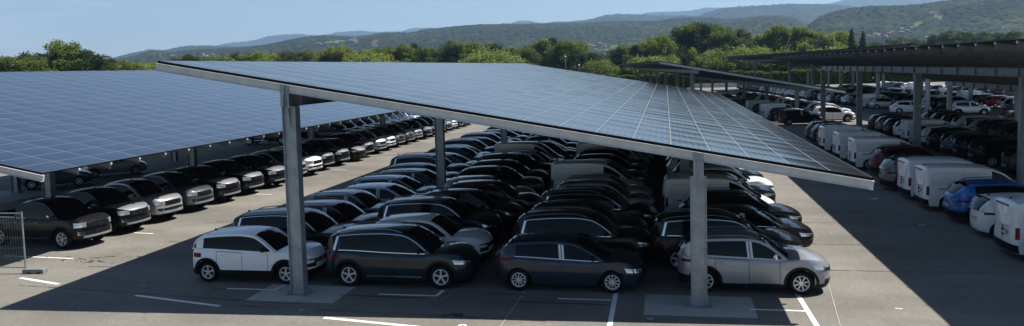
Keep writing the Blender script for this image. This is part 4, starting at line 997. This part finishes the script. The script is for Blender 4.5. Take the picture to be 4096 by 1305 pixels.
for a in srt([(2470,190,250,'broad',Ld),(2516,181,250,'broad',Lf,1.2),(2560,178,250,'broad',Ld),(2594,162,250,'broad',Ll,1.1),(2594,226,228,'bush',Ll,1.4),(2640,142,250,'broad',Ll,1.1),(2680,140,255,'broad',Lf),(2730,109,255,'tall',Ld,1.1),(2757,97,255,'broad',Lf,.9),(2770,195,226,'tall',Ll,1.0),(2804,95,255,'tall',Ld,1.4),(2855,101,255,'broad',Lf,.9),(2880,130,250,'tall',Lf,1.3),(2923,118,252,'broad',Lf,.8),(2970,114,252,'sparse',Lo,1.0),(2985,160,250,'broad',Lf),(3044,139,250,'tall',Ll,1.2),(3010,190,235,'bush',Ll,1.5),(3095,102,250,'sparse',Ll,1.1),(3095,130,252,'tall',Lf,1.2),(3130,109,250,'tall',Lf,1.3),(3165,111,250,'broad',Lf,.8),(3200,116,250,'tall',Lf,1.5),(3248,123,252,'tall',Lf,1.4),(3225,170,240,'broad',Ll,.9),(3281,153,245,'broad',Ld),(3330,128,250,'broad',Ll,1.1),(3370,145,255,'broad',Ll,.9),(3346,188,235,'bush',Ll,1.4),(3406,123,235,'conifer',Ld,1.0),(3452,133,235,'conifer',Ld,1.05),(2660,225,230,'bush',Lf,1.2),(2860,200,230,'bush',Lf,1.3),(2930,210,230,'bush',Lf,1.3),(3080,200,232,'bush',Lf,1.3),(3160,205,232,'bush',Lf,1.3)]):
    px_tree(*a,where=W3)
W4='the dark far right wood'
for a in srt([(3500,170,380,'broad',Ld,1.4),(3564,153,400,'broad',Ld,1.6),(3610,160,400,'broad',Lf,1.4),(3643,158,400,'broad',Ld,1.5),(3700,165,400,'broad',Ld,1.5),(3759,137,400,'broad',Ld,1.2),(3800,130,400,'broad',Lf,1.2),(3838,125,400,'broad',Ld,1.3),(3898,128,400,'broad',Ld,1.3),(3940,140,400,'broad',Lf,1.2),(3968,137,400,'broad',Ld,1.3),(4028,128,400,'broad',Ld,1.3),(4084,139,400,'broad',Lf,1.3),(4140,135,400,'broad',Ld,1.3)]):
    px_tree(*a,where=W4)
# undergrowth behind the hedge: nobody could count it
bl=[]; rq=random.Random(3)
for i in range(260):
    x,y=rot(rq.uniform(-60,170),rq.uniform(216,262)); bl.append((x,y,rq.uniform(.3,1.6),rq.uniform(2,4.2),rq.uniform(1.2,3.0)))
V,F=leaf_cloud(bl,60000,.24,5); me=bpy.data.meshes.new('undergrowth'); me.from_pydata(V.tolist(),[],F); me.materials.append(M['leaf']); link('undergrowth',me,label='wild green undergrowth between the hedge and the tall trees',category='undergrowth',kind='stuff')
# a far wooded valley floor up to the hills
def np_px(V):
    F_=np.array([fw.x,fw.y,fw.z]); Rr=np.array([rt_.x,rt_.y,rt_.z]); U=np.array([up_.x,up_.y,up_.z]); d=V-np.array([0,0,HC]); dz=d@F_
    return 2048+FPX*(d@Rr)/dz, CY-FPX*(d@U)/dz
# clipped hedge
V1=[];F1=[]; r=np.random.RandomState(2); n=40000
p=r.uniform(-22,120,n); face=r.rand(n); hh=3.6+.25*np.sin(p*.35)+.2*np.sin(p*1.3); zz=np.where(face<.62,r.rand(n)**.8*hh,hh+r.randn(n)*.10); ss=np.where(face<.62,214+r.randn(n)*.10,214+r.rand(n)*2.2)
X=p*np.cos(A_)-ss*np.sin(A_); Y=p*np.sin(A_)+ss*np.cos(A_); c=np.stack([X,Y,zz],1); a=r.normal(size=(n,3)); a/=np.linalg.norm(a,axis=1)[:,None]; t=np.cross(a,r.normal(size=(n,3))); t/=np.linalg.norm(t,axis=1)[:,None]; b_=np.cross(a,t); s=.15*(.6+.8*r.rand(n))[:,None]
V=np.stack([c-t*s-b_*s,c+t*s-b_*s,c+t*s+b_*s,c-t*s+b_*s],1).reshape(-1,3)
me=bpy.data.meshes.new('foliage'); me.from_pydata(V.tolist(),[],[(4*i,4*i+1,4*i+2,4*i+3) for i in range(n)]); me.materials.append(M['leaf'])
hd=thing('hedge',(0,0,0),0,'long clipped dark green hedge at the far end of the car park','hedge'); link('foliage',me,hd)
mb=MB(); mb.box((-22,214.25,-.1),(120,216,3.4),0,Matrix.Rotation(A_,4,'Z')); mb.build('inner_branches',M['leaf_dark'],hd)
# low concrete wall at the end of the far aisle, lamp posts
mb=MB(); mb.box((28,211,0),(41,211.3,1.1),0,Matrix.Rotation(A_,4,'Z')); mb.build('low_wall',M['concrete'],label='low pale concrete wall in front of the hedge at the aisle end',category='wall')
for i,(x,yt,yb,D) in enumerate([(2262,228,272,196),(2316,262,280,190)]):
    d=px2dir(x,yt); q=D/math.hypot(d.x,d.y); X,Y,Z=d.x*q,d.y*q,HC+d.z*q
    t=thing('street_lamp',(X,Y,0),0,['taller grey street lamp with a lantern in front of the grove','shorter grey street lamp right of the taller one'][i],'street lamp','lamps before the grove')
    mb=MB(); mb.tube([(0,0,0),(0,0,Z)],[.09,.06],8); mb.build('pole',M['galv'],t)
    mb=MB(); mb.tube([(0,0,Z),(0,0,Z+.12),(0,0,Z+.25)],[.12,.26,.08],8); mb.build('lantern',M['galv_white'],t)
# temporary mesh fence panel at the left
t=thing('mesh_fence',(0,0,0),0,'temporary wire mesh fence panel on a grey block at the left','fence')
ft=(-21.0,22.36); fd=Vector((-1,-.03)).normalized(); Z=2.02
def fp(s,z): return (ft[0]+fd.x*s,ft[1]+fd.y*s,z)
mb=MB(); mb.tube([fp(0,.05),fp(0,Z+.06)],.028,8); mb.build('post',M['galv'],t); mb=MB(); mb.tube([fp(3.4,.05),fp(3.4,Z)],.024,8); mb.build('post',M['galv'],t)
mb=MB(); mb.tube([fp(0,Z),fp(3.4,Z)],.022,8); mb.build('rail',M['galv'],t); mb=MB(); mb.tube([fp(0,.20),fp(3.4,.20)],.022,8); mb.build('rail',M['galv'],t)
mb=MB()
for i in range(33): mb.tube([fp(.1*(i+1),.21),fp(.1*(i+1),Z)],.0022,4)
for i in range(5):
    for dz in (0,.05): mb.tube([fp(.02,.5+.33*i+dz),fp(3.38,.5+.33*i+dz)],.0026,4)
mb.build('wire_mesh',M['galv_dark'],t)
mb=MB(); mb.tube([fp(-.10,Z-.16),fp(.20,Z-.16)],.012,6); mb.build('clamp',M['galv'],t)
m2,nt,b=nmat('grey_recycled_block'); b.inputs['Base Color'].default_value=(.16,.165,.17,1); b.inputs['Roughness'].default_value=.8
t=thing('fence_block',(-20.70,22.42,0),R(8),'grey recycled block foot holding the mesh fence post','fence foot')
mb=MB()
P=[(-.36,.02),(-.22,.02),(-.20,.07),(-.06,.07),(-.04,.02),(.10,.02),(.12,.07),(.26,.07),(.28,.02),(.36,.02),(.36,.15),(.30,.17),(-.30,.17),(-.36,.15)]
n=len(P); mb.add([(x,-.13,z-.018) for x,z in P]+[(x,.13,z-.018) for x,z in P],[tuple(range(n)),tuple(range(2*n-1,n-1,-1))]+[(i,i+n,(i+1)%n+n,(i+1)%n) for i in range(n)]); mb.build('block',m2,t)

# ------------------------------------------------------------------ hills
def forest_mat():
    m,nt,b=nmat('wooded_hillside'); L=nt.links.new; N=nt.nodes.new
    tc=N('ShaderNodeTexCoord'); v=N('ShaderNodeTexVoronoi'); v.inputs['Scale'].default_value=.085; L(tc.outputs['Object'],v.inputs['Vector'])
    sp=N('ShaderNodeSeparateXYZ'); L(v.outputs['Color'],sp.inputs[0])
    r=N('ShaderNodeValToRGB'); e=r.color_ramp.elements; e[0].color=(.002,.006,.004,1); e[1].color=(.026,.038,.014,1); e[0].position=.1; e[1].position=.95; L(sp.outputs['X'],r.inputs['Fac'])
    n=N('ShaderNodeTexNoise'); n.inputs['Scale'].default_value=.006; n.inputs['Detail'].default_value=6; L(tc.outputs['Object'],n.inputs['Vector'])
    r2=N('ShaderNodeValToRGB'); e=r2.color_ramp.elements; e[0].color=(.55,.62,.62,1); e[1].color=(1.45,1.35,1.2,1); e[0].position=.35; e[1].position=.68; L(n.outputs['Fac'],r2.inputs['Fac'])
    x=N('ShaderNodeMixRGB'); x.blend_type='MULTIPLY'; x.inputs['Fac'].default_value=1; L(r.outputs['Color'],x.inputs['Color1']); L(r2.outputs['Color'],x.inputs['Color2'])
    at=N('ShaderNodeAttribute'); at.attribute_name='meadow'; y=N('ShaderNodeMixRGB'); y.inputs['Color2'].default_value=(.085,.10,.042,1); L(at.outputs['Fac'],y.inputs['Fac']); L(x.outputs['Color'],y.inputs['Color1'])
    L(y.outputs['Color'],b.inputs['Base Color']); bp=N('ShaderNodeBump'); bp.inputs['Strength'].default_value=1; bp.inputs['Distance'].default_value=6; bp.invert=True; L(v.outputs['Distance'],bp.inputs['Height']); L(bp.outputs['Normal'],b.inputs['Normal']); b.inputs['Roughness'].default_value=.95; b.inputs['Specular IOR Level'].default_value=.1
    return m
M['forest']=forest_mat()
MEADOW=[(1330,169,32,4),(1358,165,22,3),(1415,161,20,3),(2470,187,34,5),(3733,51,16,4),(3745,66,10,7),(3760,72,8,10),(3672,92,16,5),(3664,101,10,5),(4019,107,14,4),(3510,134,20,3),(2440,200,30,3),(1500,182,16,2)]
def hash2(a,b_,s): q=np.sin(a*127.1+b_*311.7+s*74.7)*43758.5453; return q-np.floor(q)
def domes(X,Y,cell,s):
    gx=np.floor(X/cell); gy=np.floor(Y/cell); best=np.zeros_like(X)
    for dx in (-1,0,1):
        for dy in (-1,0,1):
            cx=gx+dx; cy=gy+dy; px=(cx+hash2(cx,cy,s))*cell; py=(cy+hash2(cx,cy,s+1))*cell; rad=cell*(.55+.4*hash2(cx,cy,s+2))
            d2=((X-px)**2+(Y-py)**2)/rad**2; best=np.maximum(best,np.sqrt(np.clip(1-d2,0,1))*(.6+.6*hash2(cx,cy,s+3)))
    return best
def vnoise(X,Y,sc,s):
    x=X/sc; y=Y/sc; i=np.floor(x); j=np.floor(y); fx=x-i; fy=y-j; fx=fx*fx*(3-2*fx); fy=fy*fy*(3-2*fy)
    return (hash2(i,j,s)*(1-fx)+hash2(i+1,j,s)*fx)*(1-fy)+(hash2(i,j+1,s)*(1-fx)+hash2(i+1,j+1,s)*fx)*fy
HILLS=[]
def hill(D,pts,f0,rows,step,seed,bump,cell,relief):
    xs=np.arange(-260,4380,step); xp=[p_[0] for p_ in pts]; yp=[p_[1] for p_ in pts]; ridge=pchip(xp,yp)
    yr=ridge(xs); az=[];zt=[]
    for x,y in zip(xs,yr):
        d=px2dir(x,float(y)); l=math.hypot(d.x,d.y); az.append(math.atan2(d.x,d.y)); zt.append(HC+d.z/l*D)
    az=np.array(az); zt=np.array(zt)
    T=np.concatenate([np.linspace(0,1,rows),np.array([1.02,1.06,1.12])])
    rr_=D*(f0+(1-f0)*T); A2,R2_=np.meshgrid(az,rr_,indexing='ij'); Z0=np.repeat(zt[:,None],len(T),1); TT=np.repeat(T[None,:],len(az),0)
    X=R2_*np.sin(A2); Y=R2_*np.cos(A2)
    bump_=bump
    prof=np.where(TT<=1,1-(1-np.clip(TT,0,1))**1.6,1-(TT-1)*4)
    rel=(vnoise(X,Y,D*.09,seed)-.5)*relief+(vnoise(X,Y,D*.04,seed+3)-.5)*relief*.5
    Z=np.maximum(Z0,-6)*prof+rel*Z0*np.sin(np.clip(TT,0,1)*math.pi)
    base=Z.copy(); V=np.stack([X,Y,Z],-1); px,py=np_px(V.reshape(-1,3)); mead=np.zeros(px.shape)
    if D<4000:
        for cx,cy,a,b2 in MEADOW: mead=np.maximum(mead,(((px-cx)/a)**2+((py-cy)/b2)**2<1).astype(float))
    mead=mead.reshape(Z.shape)
    cap=HC+(Z0-HC)*(R2_/D)*(.99-.05*(1-np.clip(TT,0,1)))+0*TT; Z=np.where((TT<1)&(Z0>30),np.minimum(Z,cap),Z)
    Z=Z+bump*(domes(X,Y,cell,seed)-.75)*(1-mead)
    V=np.stack([X,Y,Z],-1).reshape(-1,3); nA,nT=Z.shape
    idx=np.arange(nA*nT).reshape(nA,nT); F=np.stack([idx[:-1,:-1],idx[1:,:-1],idx[1:,1:],idx[:-1,1:]],-1).reshape(-1,4)
    me=bpy.data.meshes.new('hill'); me.vertices.add(len(V)); me.vertices.foreach_set('co',V.ravel()); me.loops.add(F.size); me.loops.foreach_set('vertex_index',F.ravel()[::1].astype(np.int32))
    me.polygons.add(len(F)); me.polygons.foreach_set('loop_start',np.arange(0,F.size,4,dtype=np.int32)); me.update(calc_edges=True)
    at=me.attributes.new('meadow','FLOAT','POINT'); at.data.foreach_set('value',mead.ravel())
    me.polygons.foreach_set('use_smooth',[True]*len(F)); me.materials.append(M['forest']); link('hill',me,kind='structure')
    HILLS.append((D,az,rr_,base))
hill(2100,[(-260,262),(400,250),(1500,262),(2300,268),(2700,250),(2900,205),(3050,175),(3178,140),(3220,112),(3253,84),(3290,62),(3341,45),(3411,31),(3504,24),(3596,22),(3689,15),(3782,3),(3900,-15),(4100,-40),(4380,-60)],.55,150,4,1,5,9,.10)
hill(3000,[(-260,262),(200,255),(460,236),(526,227),(585,210),(624,204),(682,209),(779,198),(857,196),(896,192),(958,190),(1056,180),(1169,157),(1231,147),(1305,142),(1422,146),(1543,131),(1640,130),(1699,118),(1796,108),(1898,99),(2149,94),(2348,91),(2445,85),(2601,84),(2718,71),(2835,69),(2900,75),(2993,70),(3086,61),(3160,66),(3225,94),(3300,120),(3500,150),(4380,160)],.42,160,5,5,7,13,.10)
hill(5000,[(-260,250),(300,262),(448,234),(487,223),(546,209),(577,204),(596,198),(650,202),(701,192),(760,184),(838,183),(935,187),(1100,185),(1500,160),(2000,110),(2173,93),(2231,87),(2290,86),(2368,75),(2426,61),(2504,56),(2582,58),(2640,62),(2742,62),(2785,64),(2835,48),(2900,31),(3039,22),(3179,15),(3295,16),(3364,20),(3500,35),(4380,40)],.62,90,6,9,11,22,.08)
hill(8200,[(-260,232),(0,228),(50,230),(168,230),(280,236),(374,227),(429,235),(520,225),(640,222),(881,180),(935,169),(958,168),(1017,160),(1075,145),(1192,136),(1251,140),(1290,140),(1348,130),(1446,123),(1485,127),(1602,125),(1648,114),(1718,112),(1757,117),(1900,118),(2034,96),(2068,85),(2103,82),(2142,88),(2200,100),(2400,90),(2562,58),(2594,50),(2757,43),(2843,30),(2900,32),(3100,28),(3309,15),(3364,3),(3420,-6),(3600,-14),(4380,-20)],.75,60,6,13,8,30,.05)
def on_hill(x,y,which):
    D,az,rr_,base=HILLS[which]; d=px2dir(x,y); l=math.hypot(d.x,d.y); a=math.atan2(d.x,d.y); i=int(np.clip(np.searchsorted(az,a),0,len(az)-1))
    for j,r_ in enumerate(rr_):
        if HC+d.z/l*r_<base[i,j]: return (r_*d.x/l,r_*d.y/l,float(base[i,j]))
    return (rr_[-20]*d.x/l,rr_[-20]*d.y/l,float(base[i,-20]))
m1=simple('pale_render',(.34,.29,.24),.8); m2=simple('terracotta_tiles',(.22,.13,.10),.8); m3=simple('white_render',(.55,.54,.52),.8); m4=simple('shutter_brown',(.12,.09,.07),.7)
HS=[(641,226,1),(692,228,1),(812,222,1),(825,228,1),(853,225,1),(450,247,1),(1276,180,1),(1418,157,1),(1424,172,1),(1502,168,1),(1496,177,1),
    (2360,187,1),(2373,191,1),(2399,179,1),(2420,189,1),(2383,203,1),(2399,207,1),(2345,199,1),(3278,149,0),(3473,147,0),(3517,149,0),(3543,150,0),(3555,140,0),(3569,132,0),(3606,122,0),(3629,125,0),(3647,119,0),(3606,135,0),(3706,153,0),(3490,152,0)]
HS.sort()
for i,(x,y,wh) in enumerate(HS):
    X,Y,Z=on_hill(x,y,wh); rz=random.uniform(-.9,.9); sc_=math.hypot(X,Y)/3165; L_=random.uniform(10,19)*sc_; Wd=L_*.5; h=random.uniform(4.5,6.5)*sc_; wht=i in (4,9,22,25)
    t=thing('hillside_house',(X,Y,Z),rz,'%s tiled house on the wooded hill, %s from the left'%('white' if wht else 'pale ochre',ordn(i+1)),'house','houses on the wooded hills')
    mb=MB(); mb.box((-L_/2,-Wd/2,-3),(L_/2,Wd/2,h)); wl=mb.build('wall',m3 if wht else m1,t)
    mb=MB(); o_=.05*L_; mb.add([(-L_/2-o_,-Wd/2-o_,h),(L_/2+o_,-Wd/2-o_,h),(L_/2+o_,Wd/2+o_,h),(-L_/2-o_,Wd/2+o_,h),(-L_/2+.2*L_,0,h*1.4),(L_/2-.2*L_,0,h*1.4)],[(0,1,5,4),(1,2,5),(2,3,4,5),(3,0,4),(3,2,1,0)]); mb.build('roof',m2,t)
    for k in range(3):
        mb=MB(); wx=-L_/2+L_*(k+.5)/3; mb.box((wx-.06*L_,-Wd/2-.05,h*.3),(wx+.06*L_,-Wd/2+.05,h*.7)); mb.build('window',m4,t)
# wind turbines on the far ridge
mw=simple('turbine_white',(.75,.76,.78),.5)
for i,(x,yt,yb) in enumerate([(1058,134,145),(1155,122,138),(1297,126,141),(1314,119,138),(1601,106,126),(1641,103,116),(1739,99,115),(1774,95,117)]):
    D=8150; d=px2dir(x,yt); q=D/math.hypot(d.x,d.y); X,Y,Z=d.x*q,d.y*q,HC+d.z*q; d2=px2dir(x,yb+8); zb=HC+d2.z/math.hypot(d2.x,d2.y)*D
    t=thing('wind_turbine',(X,Y,zb),0,'thin white wind turbine on the far blue ridge, %s from the left'%ordn(i+1),'wind turbine','wind turbines on the far ridge')
    mb=MB(); mb.tube([(0,0,-20),(0,0,Z-zb)],[2.2,1.3],8); mb.build('tower',mw,t)
    mb=MB(); mb.box((-2,-5,Z-zb-2),(2,4,Z-zb+2)); mb.build('nacelle',mw,t)
    for k in range(3):
        a=2*math.pi*k/3+i*.7; mb=MB(); mb.tube([(0,-6,Z-zb),(22*math.cos(a),-6,Z-zb+22*math.sin(a)),(42*math.cos(a),-6,Z-zb+42*math.sin(a))],[.8,1.4,.3],5); mb.build('blade',mw,t)
# the air: one closed box of thin haze round the place
mb=MB(); mb.box((-7500,-250,-1.2),(9500,9800,760)); m,nt,b=nmat('haze'); nt.nodes.remove(b); pv=nt.nodes.new('ShaderNodeVolumePrincipled'); pv.inputs['Color'].default_value=(.42,.66,1,1); pv.inputs['Density'].default_value=HAZE; pv.inputs['Anisotropy'].default_value=.2
nt.links.new(pv.outputs[0],nt.nodes['Material Output'].inputs['Volume']); mb.build('haze',m,kind='stuff')
